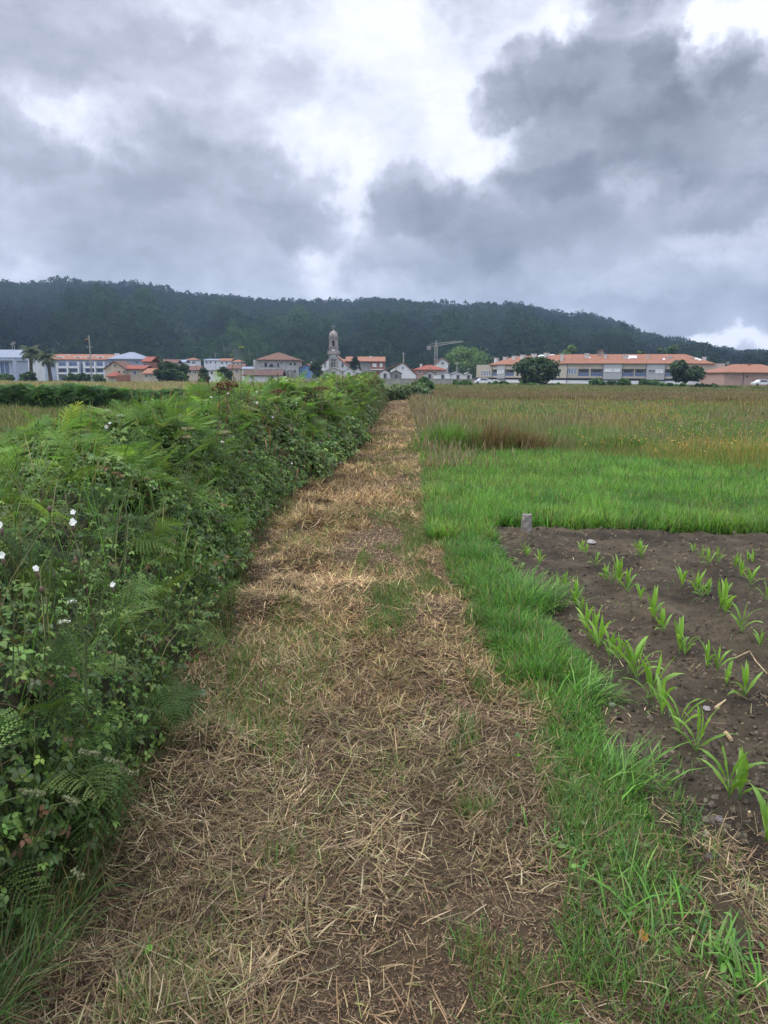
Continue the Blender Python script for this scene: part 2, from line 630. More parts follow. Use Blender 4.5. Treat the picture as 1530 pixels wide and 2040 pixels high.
def straw(soup, n, y0, y1, L0, L1, w0, w1, a=1.6, xl=-.25, xr=.22, wf=1.0):
    y = sample_y(y0, y1, n, a)
    lo, hi = path_l(y) + xl, path_r(y) + xr
    t = rng.random(n)
    x = lo + (hi - lo) * t
    # ragged edges, thinner where feet wear it off
    wear = fbm(x * 2.2, y * 1.3, 71, 3)
    pch = fbm(x * 3.1 + 5, y * 2.6, 73, 3)
    keep = rng.random(n) < np.clip(.06 + 1.25 * pch + .5 * sm(.1, -.8, x) - .7 * sm(.42, .66, wear), 0.06, 1)
    keep &= (t > .12 * fbm(y * 3, x * 0, 8, 2) * 2 * rng.random(n))
    x, y = x[keep], y[keep]
    n = len(x)
    z = gz(x, y) + np.abs(rng.normal(0, .012, n)) + .003 + .02 * sm(.5, .8, fbm(x * 2.6, y * 2.2, 31, 3)) * rng.random(n)
    ori = fbm(x * 1.7, y * 1.7, 81, 2) * 9 + rng.normal(0, .75, n) + np.where(rng.random(n) < .5, math.pi, 0)
    flow = rng.random(n) < .45
    az = np.where(flow, ori, u(0, 6.283, n))
    L = u(L0, L1, n) * (1 + .6 * (rng.random(n) < .05))
    c = pick(STRAW, n, SW, .16)
    tone = (.42 + .95 * fbm(x * 1.5, y * 1.2, 90, 3)) * (.62 + .75 * fbm(x * 6, y * 5, 92, 3))
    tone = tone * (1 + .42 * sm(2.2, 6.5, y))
    warm = sm(.45, .7, fbm(x * 1.1 + 3, y * .8, 95, 3))[:, None]
    c = c * tone[:, None] * (1 - warm * np.array([-.02, .04, .10])[None])
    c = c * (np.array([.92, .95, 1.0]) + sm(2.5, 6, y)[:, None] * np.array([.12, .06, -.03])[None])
    grn = (rng.random(n) < .12 + .25 * sm(.5, .75, fbm(x * 2, y * 1.5, 97, 3)))
    c[grn] = c[grn] * np.array([.72, .95, .62])
    blades(soup, np.stack([x, y, z], -1), az, L, rng.normal(1.40, .22, n), rng.normal(.12, .55, n), u(w0, w1, n), [.8, 1, .9, .35], c, .5)


CHAFF = [(.17, .115, .066), (.11, .073, .043), (.25, .175, .10), (.065, .045, .030), (.33, .245, .14)]


def chaff(soup, n, y0, y1, w0, w1, a=1.7):
    y = sample_y(y0, y1, n, a)
    lo, hi = path_l(y) - .22, path_r(y) + .16 + .3 * (y < 1.9)
    x = lo + (hi - lo) * rng.random(n)
    L = w0 * u(5, 16, n)
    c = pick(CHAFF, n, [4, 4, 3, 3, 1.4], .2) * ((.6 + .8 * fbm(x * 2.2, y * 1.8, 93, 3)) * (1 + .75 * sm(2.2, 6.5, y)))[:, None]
    blades(soup, np.stack([x, y, gz(x, y) + .003 + .006 * rng.random(n)], -1), u(0, 6.283, n), L, rng.normal(1.42, .2, n), rng.normal(.1, .6, n), u(w0, w1, n), [.8, 1, .5], c, .6)


sp = Soup()
chaff(sp, 70000, 1.15, 3.2, .0014, .0034)
chaff(sp, 60000, 3.0, 9, .0028, .006)
chaff(sp, 40000, 8.5, 40, .006, .014, 1.4)
straw(sp, 62000, 1.15, 3.2, .025, .10, .0018, .0046)
straw(sp, 26000, 1.1, 2.15, .025, .10, .0018, .0042, 1.3, 1.5, .85)
straw(sp, 900, 1.15, 4, .12, .28, .0020, .0034)
straw(sp, 52000, 3.0, 7.5, .035, .12, .0028, .0058)
straw(sp, 46000, 7.2, 16, .08, .18, .004, .008)
straw(sp, 26000, 15, 48, .10, .22, .008, .016, 1.3)
tag(link('dry_grass', sp.mesh('dry_grass'), M_STRAW), 'dry brown cut grass strewn over the field path', 'straw', kind='stuff')

# ---- green grass coming back on the path
sp = Soup()
GREEN = [(.085, .20, .035), (.12, .26, .05), (.065, .15, .03), (.16, .29, .06), (.10, .19, .07)]
OLIVE = [(.13, .16, .05), (.20, .20, .07), (.09, .14, .04), (.26, .23, .10)]


def tufts(soup, n, y0, y1, xa, xb, L0, L1, w0, w1, pal, thr, seed, a=1.6, fs=2.4):
    y = sample_y(y0, y1, n, a)
    x = xa(y) + (xb(y) - xa(y)) * rng.random(n)
    f = fbm(x * fs, y * fs * .6, seed, 3)
    k = rng.random(n) < sm(thr - .06, thr + .22, f)
    x, y, f = x[k], y[k], f[k]
    n = len(x)
    blades(soup, np.stack([x, y, gz(x, y)], -1), u(0, 6.283, n), u(L0, L1, n) * (.6 + .9 * f), np.abs(rng.normal(.35, .3, n)), u(.1, 1.1, n), u(w0, w1, n), BLADE4, pick(pal, n, None, .2))


tufts(sp, 26000, 1.2, 5, lambda y: path_l(y) + .3, lambda y: path_r(y), .02, .07, .0020, .0034, GREEN[:3] + OLIVE, .60, 201, fs=3.2)
tufts(sp, 36000, 4, 12, lambda y: path_l(y) + .3, lambda y: path_r(y) + .1, .02, .07, .003, .006, GREEN[:3] + OLIVE, .53, 201, fs=1.9)
tufts(sp, 13000, 2.6, 7, lambda y: path_l(y) + .05, lambda y: path_l(y) + .75, .03, .085, .0026, .0045, GREEN + OLIVE + STRAW[:2], .52, 207, fs=1.6)
tufts(sp, 22000, 11, 30, lambda y: path_l(y), lambda y: path_r(y) + .1, .04, .1, .007, .014, OLIVE, .56, 204)
# rows of tufts left between the trodden lines
for (xa_, xb_, ya_, yb_, k_) in ((.12, .46, 5.0, 9.5, 9000), (-.15, .12, 4.2, 6.5, 5000), (-.10, .06, 1.45, 2.15, 2200), (.22, .36, 2.3, 3.5, 2600), (.5, .62, 3.2, 5, 2200), (-.75, -.35, 3.4, 4.6, 5000), (.15, .5, 9, 14, 5000)):
    tufts(sp, k_, ya_, yb_, lambda y: xa_ + .08 * np.sin(y * 3), lambda y: xb_ + .08 * np.sin(y * 3), .02, .075, .0020, .0042, GREEN[:3] + OLIVE, .44, 221, fs=4.5)
# straggling green and straw foot of the verge, nearest the eye
tufts(sp, 10000, 1.1, 2.5, lambda y: .42 + .2 * sm(1.5, 2.1, y), lambda y: y * 0 + 1.15, .03, .09, .002, .0042, GREEN + OLIVE[:1], .52, 211, fs=2.9)
tag(link('path_grass', sp.mesh('path_grass'), M_GRASS), 'thin green grass regrowing in patches on the path', 'grass', kind='stuff')

# ---- lush verge between path and soil
sp = Soup()
LUSH = [(.115, .28, .042), (.155, .355, .052), (.088, .205, .036), (.235, .41, .09), (.070, .16, .036), (.18, .295, .085)]


def verge(n, y0, y1, L0, L1, w0, w1):
    y = sample_y(y0, y1, n)
    a = np.interp(y, [1.0, 1.6, 2.2, 3, 4.6, 7.6, 9], [.62, .60, .62, .66, .58, .52, .50]) + .1 * (fbm(y * 2.3, 1.1, 301, 3) - .5)
    b = soil_edge(y) + .05 + .10 * (fbm(y * 2.6, 7.1, 302, 3) - .5)
    t = rng.random(n)
    x = a + (b - a) * t
    cl = .35 * fbm(x * 3.0, y * 2.2, 305, 3) + .65 * fbm(x * 11, y * 9, 306, 3)
    k = (rng.random(n) < sm(.37, .64, cl + .22 * np.sin(np.pi * t))) & (rng.random(n) < .05 + .95 * sm(1.85, 2.9, y + .9 * (cl - .5)))
    x, y, t, cl = x[k], y[k], t[k], cl[k]
    n = len(x)
    h = (.45 + 1.0 * cl) * (.55 + .6 * np.sin(np.pi * np.clip(t, .05, .95))) * (.42 + .58 * sm(1.8, 4.2, y))
    c = pick(LUSH, n, [4, 3, 4, 1.5, 3, 1.5], .22) * (.75 + .5 * cl)[:, None]
    c = c * np.where((fbm(x * 7, y * 5, 315, 2) > .62)[:, None], np.array([.72, .80, .95])[None], 1.0)
    dead = rng.random(n) < .10 + .22 * sm(3.0, 1.6, y) + .25 * sm(.25, 0, t)
    c[dead] = pick(STRAW, dead.sum(), SW)
    az = u(0, 6.283, n)
    blades(sp, np.stack([x, y, x * 0], -1), az, u(L0, L1, n) * h, np.abs(rng.normal(.38, .34, n)), u(.2, 1.9, n), u(w0, w1, n), BLADE4, c)


verge(80000, 1.2, 3.6, .06, .17, .0026, .0050)
verge(85000, 3.4, 8.2, .08, .20, .0036, .007)
# lodged tussock leaning onto the soil beside the path, and coarse blades near the eye
for (tx, ty, n, L, hd) in [(1.02, 4.6, 260, .42, .1), (.98, 4.9, 160, .36, .3), (1.0, 3.25, 140, .28, .0), (.95, 2.55, 120, .26, .5), (.80, 1.85, 46, .24, 1.8), (.95, 1.70, 60, .14, 2.2), (.45, 1.45, 50, .10, .3), (1.0, 1.6, 60, .12, 1.5), (.62, 2.1, 70, .12, 0.5)]:
    x, y = rng.normal(tx, .06, n), rng.normal(ty, .07, n)
    blades(sp, np.stack([x, y, x * 0], -1), rng.normal(hd, .9, n), u(.5, 1, n) * L, u(.15, .6, n), u(.5, 1.6, n), u(.004, .008, n), BLADE4, pick(LUSH, n, None, .2))
tag(link('verge_grass', sp.mesh('verge_grass'), M_GRASS), 'lush green grass strip between the path and the dug soil', 'grass', kind='stuff')


# ---- mown bright field behind the soil
def lawn_back(x):
    return np.interp(x, [-1, 1.1, 3.5, 4.9, 5.4, 7, 12], [14.9, 14.8, 14.4, 12.9, 11.8, 10.6, 9.8])


sp = Soup()


def lawn(n, y0, y1, L0, L1, w0, w1):
    y = sample_y(y0, y1, n)
    x = path_r(y) - .05 + (in_view_x(y) - path_r(y)) * rng.random(n)
    ed = 3.0 * (fbm(x * .8, y * .5, 321, 3) - .5)
    k = (y > np.where(x > soil_edge(y), soil_back(x) - .06 + .30 * fbm(x * 6, y * 0, 323, 2) * rng.random(n), 0)) & (y < lawn_back(x) + ed + 2.0 * rng.random(n))
    x, y = x[k], y[k]
    n = len(x)
    cl = .5 * fbm(x * 1.6, y * 1.2, 325, 4) + .5 * fbm(x * 7, y * 5, 326, 3)
    big = fbm(x * .5, y * .5, 327, 2)
    c = pick(LUSH, n, [3, 4, 2, 3, 1.5, 2], .2) * (.45 + .72 * cl + .35 * big)[:, None]
    c = c * np.where((fbm(x * 3, y * 2, 317, 3) > .58)[:, None], np.array([.70, .78, .9])[None], 1.0)
    yl = sm(.5, .7, fbm(x * 1.3 + 4, y * .9, 318, 3))[:, None]
    c = c * (1 + yl * np.array([.22, .06, .1])[None])
    st = rng.random(n) < .07 + .10 * sm(.5, .7, fbm(x * 4, y * 3, 319, 2)) + .10 * sm(path_r(y) + .45, path_r(y), x)
    c[st] = pick(STRAW, st.sum(), SW) * .8
    az = u(0, 6.283, n)
    blades(sp, np.stack([x, y, x * 0], -1), az, u(L0, L1, n) * (.4 + 1.1 * cl), np.abs(rng.normal(.3, .3, n)), u(.2, 1.4, n), u(w0, w1, n), BLADE3, c)


lawn(290000, 6.7, 18, .10, .25, .006, .012)
tag(link('field_grass', sp.mesh('field_grass'), M_GRASS), 'bright green short grass field behind the dug soil', 'grass', kind='stuff')

# ---- tall flowering meadow on the right
sp = Soup()
MEAD = [(.10, .17, .045), (.13, .20, .055), (.17, .20, .075), (.23, .21, .095), (.085, .14, .04), (.19, .165, .075)]
SEED = [(.25, .20, .12), (.30, .25, .15), (.20, .15, .10), (.36, .31, .19), (.17, .13, .085)]


def meadow(n, y0, y1, H0, H1, w0, w1, heads, a=1.5):
    y = sample_y(y0, y1, n, a)
    x = path_r(y) + .02 + (in_view_x(y, 1.12) - path_r(y)) * rng.random(n)
    ed = 2.6 * (fbm(x * .7, y * .5, 331, 3) - .5)
    k = y > lawn_back(x) + ed + 1.6 * rng.random(n) - .8
    x, y = x[k], y[k]
    n = len(x)
    cl = fbm(x * .9, y * .6, 335, 4)
    big = fbm(x * .22, y * .13, 337, 3)
    h = u(H0, H1, n) * (.45 + .95 * cl)
    edge = sm(path_r(y) + 1.0, path_r(y), x)
    h = h * (1 - .45 * edge) * (.34 + .66 * sm(-.5, np.interp(x, [1, 4, 6], [5.0, 5.0, 2.6]), y - lawn_back(x)))
    c = pick(MEAD, n, None, .2) * (.85 + .68 * cl)[:, None] * np.array([.96, 1.08, .95])
    grn = .9 * sm(.30, .58, fbm(x * .5, y * .35, 339, 3) + .12 * sm(3, 0, y - lawn_back(x)))[:, None]
    c = c * (1 - grn) + pick(LUSH, n, None, .2) * .82 * grn
    # rust coloured dock and sorrel, orange dry grass to the right
    rust = np.exp(-((x - 2.25) / .75) ** 2 - ((y - 15.3) / .8) ** 2) * 1.1 + .45 * sm(.58, .75, fbm(x * .35 + 3, y * .22, 341, 3))
    ora = np.exp(-((x - 7.2) / 2.3) ** 2 - ((y - 13.8) / 2.0) ** 2) * .50 + .28 * sm(.52, .7, fbm(x * .3 + 9, y * .25, 343, 2)) * sm(15, 22, y)
    r = rng.random(n)
    k1 = r < np.clip(rust, 0, .85)
    k2 = (~k1) & (rng.random(n) < np.clip(ora, 0, .8))
    c[k1] = pick([(.15, .075, .04), (.20, .10, .05), (.11, .06, .035)], k1.sum())
    c[k2] = pick([(.42, .27, .07), (.36, .24, .08), (.46, .33, .12)], k2.sum())
    blades(sp, np.stack([x, y, x * 0], -1), u(0, 6.283, n), h, np.abs(rng.normal(.25, .22, n)), u(.1, 1.5, n), u(w0, w1, n), BLADE4, c)
    # seed heads
    m = rng.random(n) < heads * (.25 + .75 * sm(0, 5, y - lawn_back(x))) * (.3 + 1.4 * sm(.35, .65, fbm(x * .6, y * .4, 345, 3)))
    xs_, ys_ = x[m], y[m]
    q = len(xs_)
    hc = pick(SEED, q, None, .2)
    hc[k2[m]] = pick([(.45, .30, .08), (.40, .29, .12)], k2[m].sum())
    hc[k1[m]] = pick([(.16, .08, .05), (.20, .10, .055)], k1[m].sum())
    gc = pick(MEAD, q)
    blades(sp, np.stack([xs_, ys_, xs_ * 0], -1), u(0, 6.283, q), h[m] * u(1.0, 1.45, q), np.abs(rng.normal(.12, .12, q)), u(0, .5, q), u(w0, w1, q) * 1.25, HEAD, [gc, gc, gc, hc, hc, hc])


meadow(200000, 9.6, 22, .24, .50, .0045, .009, .055)
meadow(150000, 20, 50, .24, .46, .009, .018, .11, 1.4)
# rusty tussock and the fresh green one beside it
for (tx, ty, rx_, ry_, q, H_, pal_) in ((2.55, 15.2, 1.0, .6, 2700, .84, [(.20, .12, .07), (.25, .16, .09), (.16, .10, .06), (.20, .18, .08), (.16, .19, .07)]), (1.45, 15.4, .75, .7, 2200, .80, LUSH[:2] + MEAD[:3]), (3.6, 16.0, .8, .6, 2600, .5, MEAD), (5.2, 15.5, .9, .8, 2600, .5, MEAD + LUSH[:2])):
    dx_, dy_ = rng.normal(0, .5, q), rng.normal(0, .5, q)
    blades(sp, np.stack([tx + rx_ * dx_, ty + ry_ * dy_, dx_ * 0], -1), u(0, 6.283, q), H_ * u(.45, 1.1, q) * np.exp(-.35 * (dx_ ** 2 + dy_ ** 2)) * (.6 + .8 * fbm(dx_ * 3, dy_ * 3, 351, 2)), np.abs(rng.normal(.22, .2, q)), u(.1, 1.5, q), u(.006, .012, q), BLADE4, pick(pal_, q, None, .22))
# yellow hawkbit dots
n = 2600
y = sample_y(13, 36, n, 1.2)
x = path_r(y) + 1.0 + (in_view_x(y, 1.1) - path_r(y) - 1.0) * rng.random(n)
k = (rng.random(n) < sm(.42, .6, fbm(x * .35, y * .3, 347, 3) + .1 * sm(3, 9, x))) & (y > lawn_back(x) + 1)
x, y = x[k], y[k]
n = len(x)
hh = u(.20, .46, n)
yq = (np.array([(-.5, -.5, 0), (.5, -.5, 0), (.5, .5, 0), (-.5, .5, 0)]), [np.array([(0, 1, 2, 3)])])
nn_ = rng.normal(0, .5, (n, 3)) + np.array([0, -.6, 1.0])
nn_ /= np.linalg.norm(nn_, axis=1, keepdims=True)
hd_ = np.cross(nn_, np.array([.3, .5, .2]))
hd_ /= np.linalg.norm(hd_, axis=1, keepdims=True)
sd_ = np.cross(hd_, nn_)
sz_ = u(.022, .038, n) * (.5 + y / 45)
W_ = np.stack([x, y, hh], -1)[:, None] + sz_[:, None, None] * (yq[0][None, :, 0:1] * sd_[:, None] + yq[0][None, :, 1:2] * hd_[:, None])
sp.add(W_, [(np.array([[0, 1, 2, 3]]) + 4 * np.arange(n)[:, None])], np.repeat(pick([(.50, .33, .05), (.52, .28, .06), (.42, .33, .08)], n)[:, None], 4, 1))
gc = pick(MEAD, n)
blades(sp, np.stack([x, y, x * 0], -1), u(0, 6.283, n), hh, u(0, .06, n), u(0, .1, n), u(.006, .010, n) * (.5 + y / 45), [1, .8, .6], gc)
# brown grass overhanging the right edge of the path further on
n = 3400
y = sample_y(11.5, 46, n, 1.4)
x = path_r(y) + np.abs(rng.normal(.05, .7, n))
gc, hc = pick(MEAD, n), pick(SEED, n)
blades(sp, np.stack([x, y, x * 0], -1), u(0, 6.283, n), u(.25, .7, n) * (.45 + .55 * sm(12, 19, y)), np.abs(rng.normal(.15, .14, n)), u(0, .6, n), u(.012, .022, n) * (.5 + y / 28), HEAD, [gc, gc, gc, hc, hc, hc])
tag(link('meadow_grass', sp.mesh('meadow_grass'), M_GRASS), 'tall seeding meadow grass in green and rust tones', 'grass', kind='stuff')

# ---- far fields on both sides
sp = Soup()


def far_field(n, y0, y1, xa, xb, H, pal, w, head=.5, hc=SEED, a=1.3, seed=400):
    y = sample_y(y0, y1, n, a)
    x = xa(y) + (xb(y) - xa(y)) * rng.random(n)
    cl = fbm(x * .25, y * .12, seed, 4)
    h = H * (.5 + 1.0 * cl) * u(.6, 1.2, n)
    c1 = pick(pal, n, None, .18) * (.7 + .6 * cl)[:, None]
    c2 = pick(hc, n, None, .18)
    k = rng.random(n) < head
    c2[~k] = c1[~k]
    blades(sp, np.stack([x, y, x * 0], -1), u(0, 6.283, n), h, np.abs(rng.normal(.12, .12, n)), u(0, .6, n), w * (.35 + y / y1), [.8, .8, 1.0, .3], [c1, c1, c2, c2])


wl = lambda y: -in_view_x(y, 1.12)
wr = lambda y: in_view_x(y, 1.12)
far_field(60000, 46, 62, lambda y: y * .03 + 1.5, wr, .45, [(.19, .16, .085), (.24, .20, .11), (.15, .15, .065)], .05, .4, [(.23, .15, .10), (.29, .21, .13)], seed=410)
far_field(70000, 60, 135, lambda y: y * .04, wr, .42, [(.15, .17, .065), (.20, .20, .085), (.11, .14, .05)], .09, .35, [(.28, .22, .12), (.22, .2, .1)], seed=420)
far_field(90000, 30.5, 120, wl, lambda y: y * 0 - 1.0, .62, [(.24, .24, .11), (.33, .29, .14), (.17, .19, .08)], .07, .7, [(.42, .34, .19), (.36, .31, .17), (.30, .24, .13)], seed=430)
far_field(70000, 5.5, 28.5, wl, lambda y: y * 0 - 2.6, .42, [(.14, .17, .06), (.19, .2, .08), (.10, .14, .045)], .022, .3, [(.3, .27, .13), (.24, .2, .1)], a=1.2, seed=440)
tag(link('far_field_grass', sp.mesh('far_field_grass'), M_GRASS), 'pale dry grass of the fields before the village', 'grass', kind='stuff')

# ------------------------------------------------------------------ hedge bank
def leaf_template(fold=.12):
    P = np.array([(0, 0, 0), (-.27, .28, fold), (.27, .28, fold), (0, .3, 0), (-.30, .6, fold), (.30, .6, fold), (0, .64, .01), (-.12, .86, .03), (.12, .86, .03), (0, 1.03, -.07)], float)
    Q = np.array([(1, 3, 6, 4), (3, 2, 5, 6), (4, 6, 9, 7), (6, 5, 8, 9)])
    T = np.array([(0, 3, 1), (0, 2, 3)])
    return P, Q, T


def bramble_template(k):
    P, Q, T = leaf_template(.08 + .05 * k)
    Vs, Qs, Ts = [], [], []
    for j, (a, s, o) in enumerate([(0, 1.0, (0, .55, 0)), (1.25, .82, (.08, .42, -.02)), (-1.25, .82, (-.08, .42, -.02))]):
        R = np.array([[math.cos(a), math.sin(a), 0], [-math.sin(a), math.cos(a), 0], [0, 0, 1]])
        p = P.copy()
        p[:, 2] -= .22 * p[:, 1] ** 2 * (1 + .4 * k)
        Vs.append(p * s @ R.T + np.array(o))
        Qs.append(Q + 10 * j)
        Ts.append(T + 10 * j)
    return np.concatenate(Vs), [np.concatenate(Qs), np.concatenate(Ts)]


def frond_template(detail, curve, seed):
    """bracken frond: rachis, paired pinnae, each pinna cut into pinnules"""
    r = np.random.default_rng(seed)
    V, Q, T = [], [], []

    def quad(a, b, c, d):
        i = len(V)
        V.extend([a, b, c, d])
        Q.append((i, i + 1, i + 2, i + 3))

    def spine(t):
        return np.array([0, t - .10 * curve * t ** 3, .05 * t - curve * t * t * .45])
    npn = 15 if detail else 12
    for k in range(8):
        a, b = spine(k / 8), spine((k + 1) / 8)
        w = .008 * (1 - k / 9)
        quad(a + [-w, 0, 0], a + [w, 0, 0], b + [w * .8, 0, 0], b + [-w * .8, 0, 0])
    for k in range(npn):
        t = .16 + .82 * k / (npn - 1)
        o = spine(t)
        ln = .47 * (1 - (t - .1) / .93) ** .72 * (1 if k else .85) + .02
        for s in (-1, 1):
            ang = .42 + .55 * t + r.normal(0, .06)
            dx = np.array([s * math.cos(ang), math.sin(ang), .10 + r.normal(0, .05)])
            dy = np.array([-s * math.sin(ang), math.cos(ang), 0.0])
            droop = .35 + .3 * r.random()
            m = (9 if ln > .2 else 6 if ln > .1 else 3) if detail else 3
            pos = lambda v: o + dx * ln * v + np.array([0, 0, -droop * ln * v * v * .6])
            if detail:
                for q in range(m):
                    v0, v1 = (q + .08) / m, (q + .80) / m
                    pw = .060 * ln * (1 - v0) ** .6 + .007
                    for e in (-1, 1):
                        a, b = pos(v0), pos(v1)
                        tip = pos(v0 + .75 / m) + dy * e * pw + dx * .02 * ln
                        tip2 = pos(v1 + .25 / m) + dy * e * pw * .85
                        quad(a, b, tip2, tip)
            else:
                a = pos(0)
                for q in range(m):
                    v0, v1 = q / m, (q + 1) / m
                    w0, w1 = .060 * ln * (1 - v0 * .75) + .008, .060 * ln * (1 - v1 * .9)
                    quad(pos(v0) - dy * w0, pos(v0) + dy * w0, pos(v1) + dy * w1, pos(v1) - dy * w1)
    return np.array(V), [np.array(Q)]


def place_all(soup, tpl, P, X, Y, Z, s, C):
    """copies of a leaf template at points P with axes X Y Z, sizes s"""
    V, F = tpl
    n, m = len(P), len(V)
    if not n:
        return
    W = P[:, None] + s[:, None, None] * (V[None, :, 0:1] * X[:, None] + V[None, :, 1:2] * Y[:, None] + V[None, :, 2:3] * Z[:, None])
    off = (np.arange(n) * m)[:, None, None]
    soup.add(W, [(f[None] + off).reshape(-1, f.shape[1]) for f in F], np.repeat(C[:, None], m, 1))


def nrm(v):
    return v / np.maximum(np.linalg.norm(v, axis=-1, keepdims=True), 1e-9)


def axes_from(normal, heading):
    Z = nrm(normal)
    Y = nrm(heading - (heading * Z).sum(-1, keepdims=True) * Z)
    return np.cross(Y, Z), Y, Z


# cross-section of the bank: u 0 at the path foot, 1 at the field foot
def hedge_H(y):
    return np.interp(y, [-2, 2, 5, 9, 15, 22, 30, 38, 44], [1.0, 1.04, 1.08, 1.18, 1.27, 1.32, 1.38, 1.46, 1.2])


def hedge_surf(uu, y, inset=0.0):
    foot = path_l(y) + .02 + np.interp(y, [7, 13, 28, 37], [0, .34, .34, .05]) + .22 * (fbm(y * .9, y * 0 + 4, 507, 3) - .5)
    w = np.interp(y, [-2, 10, 25, 40], [2.5, 2.3, 1.9, 1.5])
    bump = fbm(uu * 3 + 2, y * .9, 501, 4)
    b2 = fbm(uu * 9, y * 3.2, 503, 3)
    prof = np.sin(np.clip(uu, 0, 1) * math.pi) ** .55
    shape = prof * np.interp(uu, [0, .2, .45, .8, 1], [.72, .80, 1.0, 1.06, 1.0])
    z = hedge_H(y) * shape * (.69 + .62 * bump) + .16 * (b2 - .5) * prof - inset * prof
    out = (.35 * (bump - .5) + .14 * (b2 - .5)) * np.cos(np.clip(uu, 0, 1) * math.pi)
    x = foot - w * (uu ** 1.15) + out - inset * np.cos(np.clip(uu, 0, 1) * math.pi)
    return np.stack([x, y + 0 * x, np.maximum(z, -.02)], -1)


def hedge_pts(uu, y, inset=0.0):
    p = hedge_surf(uu, y, inset)
    e = .02
    du = hedge_surf(np.clip(uu + e, 0, 1), y, inset) - hedge_surf(np.clip(uu - e, 0, 1), y, inset)
    dy = hedge_surf(uu, y + e, inset) - hedge_surf(uu, y - e, inset)
    nn = nrm(np.cross(dy, du))
    nn = np.where(nn[:, 2:3] < 0, -nn, nn)
    return p, nn


hedge = empty('hedgerow', (-2, 10, 0))
tag(hedge, 'long overgrown bramble and bracken hedge along the path', 'hedge')


def hpart(name, sp, m, smooth=False):
    o = link(name, sp.mesh(name, smooth), m, hedge)
    o.location = (2, -10, 0)
    return o


HY0, HY1 = .3, 41.0
# tangled inner growth
sp = Soup()
yy = np.concatenate([np.arange(HY0, 10, .06), np.arange(10, HY1, .2)])
uu = np.linspace(0.0, 1, 70)
U, Y2 = np.meshgrid(uu, yy)
core = hedge_surf(U.ravel(), Y2.ravel(), .17)
core += rng.normal(0, .018, core.shape)
i = (np.arange(len(yy) - 1)[:, None] * 70 + np.arange(69)[None]).ravel()
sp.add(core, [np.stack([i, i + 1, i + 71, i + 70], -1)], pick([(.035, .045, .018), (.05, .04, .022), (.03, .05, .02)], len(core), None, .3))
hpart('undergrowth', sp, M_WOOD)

BR = [(.098, .172, .036), (.132, .222, .048), (.068, .125, .030), (.170, .27, .056), (.105, .158, .056), (.23, .33, .075), (.16, .10, .050)]
BRT = [bramble_template(k) for k in (0, .5, 1)]
sp = Soup()


def bramble(n, y0, y1, s0, s1, a=1.5, u0=.02, u1=.95):
    y = sample_y(y0, y1, n, a)
    q = u0 + (u1 - u0) * rng.random(n) ** 1.15
    p, nn = hedge_pts(q, y, 0.0)
    p = p - nn * (rng.random(n) ** 1.4 * .2 - .05)[:, None]
    normal = nn + rng.normal(0, .5, (n, 3)) + np.array([0, 0, .45])
    head = rng.normal(0, 1, (n, 3)) + np.array([.3, 0, -.5])
    X, Y, Z = axes_from(normal, head)
    pn = fbm(q * 4, y * 1.3, 511, 3)
    c = pick(BR, n, [4, 4, 3, 2.4, 2.5, 1.0, .9], .26) * (.75 + .55 * pn)[:, None]
    far = sm(13, 26, y)[:, None]
    c = c * (1 - far * .35) + far * .35 * pick([(.10, .11, .04), (.14, .10, .05), (.09, .13, .045)], n, None, .2)
    s = u(s0, s1, n)
    for k in range(3):
        m = (np.arange(n) % 3) == k
        place_all(sp, BRT[k], p[m], X[m], Y[m], Z[m], s[m], c[m])


bramble(30000, HY0, 5.0, .017, .036)
bramble(26000, 4.6, 11, .026, .048)
bramble(26000, 10, HY1, .045, .09, 1.3)
hpart('bramble_leaves', sp, M_LEAF)

# bracken fronds, held out level above the brambles
FT = [frond_template(True, c, k) for k, c in enumerate((.5, .9, 1.3, .7, 1.6))]
FL = [frond_template(False, c, k) for k, c in enumerate((.5, 1.0, 1.5))]
sp = Soup()
FC = [(.135, .245, .055), (.180, .31, .070), (.100, .185, .050), (.24, .38, .095), (.32, .46, .13)]


def bracken(n, y0, y1, s0, s1, tpls, a=1.4, lo=.18, hi=.92):
    y = sample_y(y0, y1, n, a)
    q = lo + (hi - lo) * rng.random(n)
    pn = fbm(q * 2.2 + 7, y * .55, 521, 3)
    k = rng.random(n) < sm(.36, .56, pn + .18 * sm(.15, .5, q) - .02 + .06 * (hi < .3))
    y, q, pn = y[k], q[k], pn[k]
    n = len(y)
    p, nn = hedge_pts(q, y, 0.0)
    p = p + nn * u(-.10, .10, n)[:, None]
    az = rng.normal(-.2, 1.35, n)
    el = rng.normal(.38, .35, n) + .25 * sm(.3, .7, q)
    Y = np.stack([np.cos(az) * np.cos(el), np.sin(az) * np.cos(el), np.sin(el)], -1)
    up = np.stack([-np.cos(az) * np.sin(el), -np.sin(az) * np.sin(el), np.cos(el)], -1) + rng.normal(0, .28, (n, 3))
    X, Y, Z = axes_from(up, Y)
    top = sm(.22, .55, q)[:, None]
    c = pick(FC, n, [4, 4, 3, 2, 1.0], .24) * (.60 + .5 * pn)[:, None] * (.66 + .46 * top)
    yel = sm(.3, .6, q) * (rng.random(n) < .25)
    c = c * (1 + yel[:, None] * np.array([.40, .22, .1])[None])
    s = u(s0, s1, n)
    p = p - Y * (s * .35)[:, None]
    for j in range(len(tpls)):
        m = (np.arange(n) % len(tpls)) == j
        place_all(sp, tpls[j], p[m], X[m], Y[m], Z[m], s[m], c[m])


bracken(1200, HY0, 5.5, .18, .42, FT, 1.3)
bracken(1500, 4.8, 12, .20, .44, FT)
bracken(620, HY0, 12, .16, .34, FT, 1.4, .03, .25)
bracken(3400, 11, HY1, .28, .55, FL, 1.3)
hpart('bracken_fronds', sp, M_FERN)

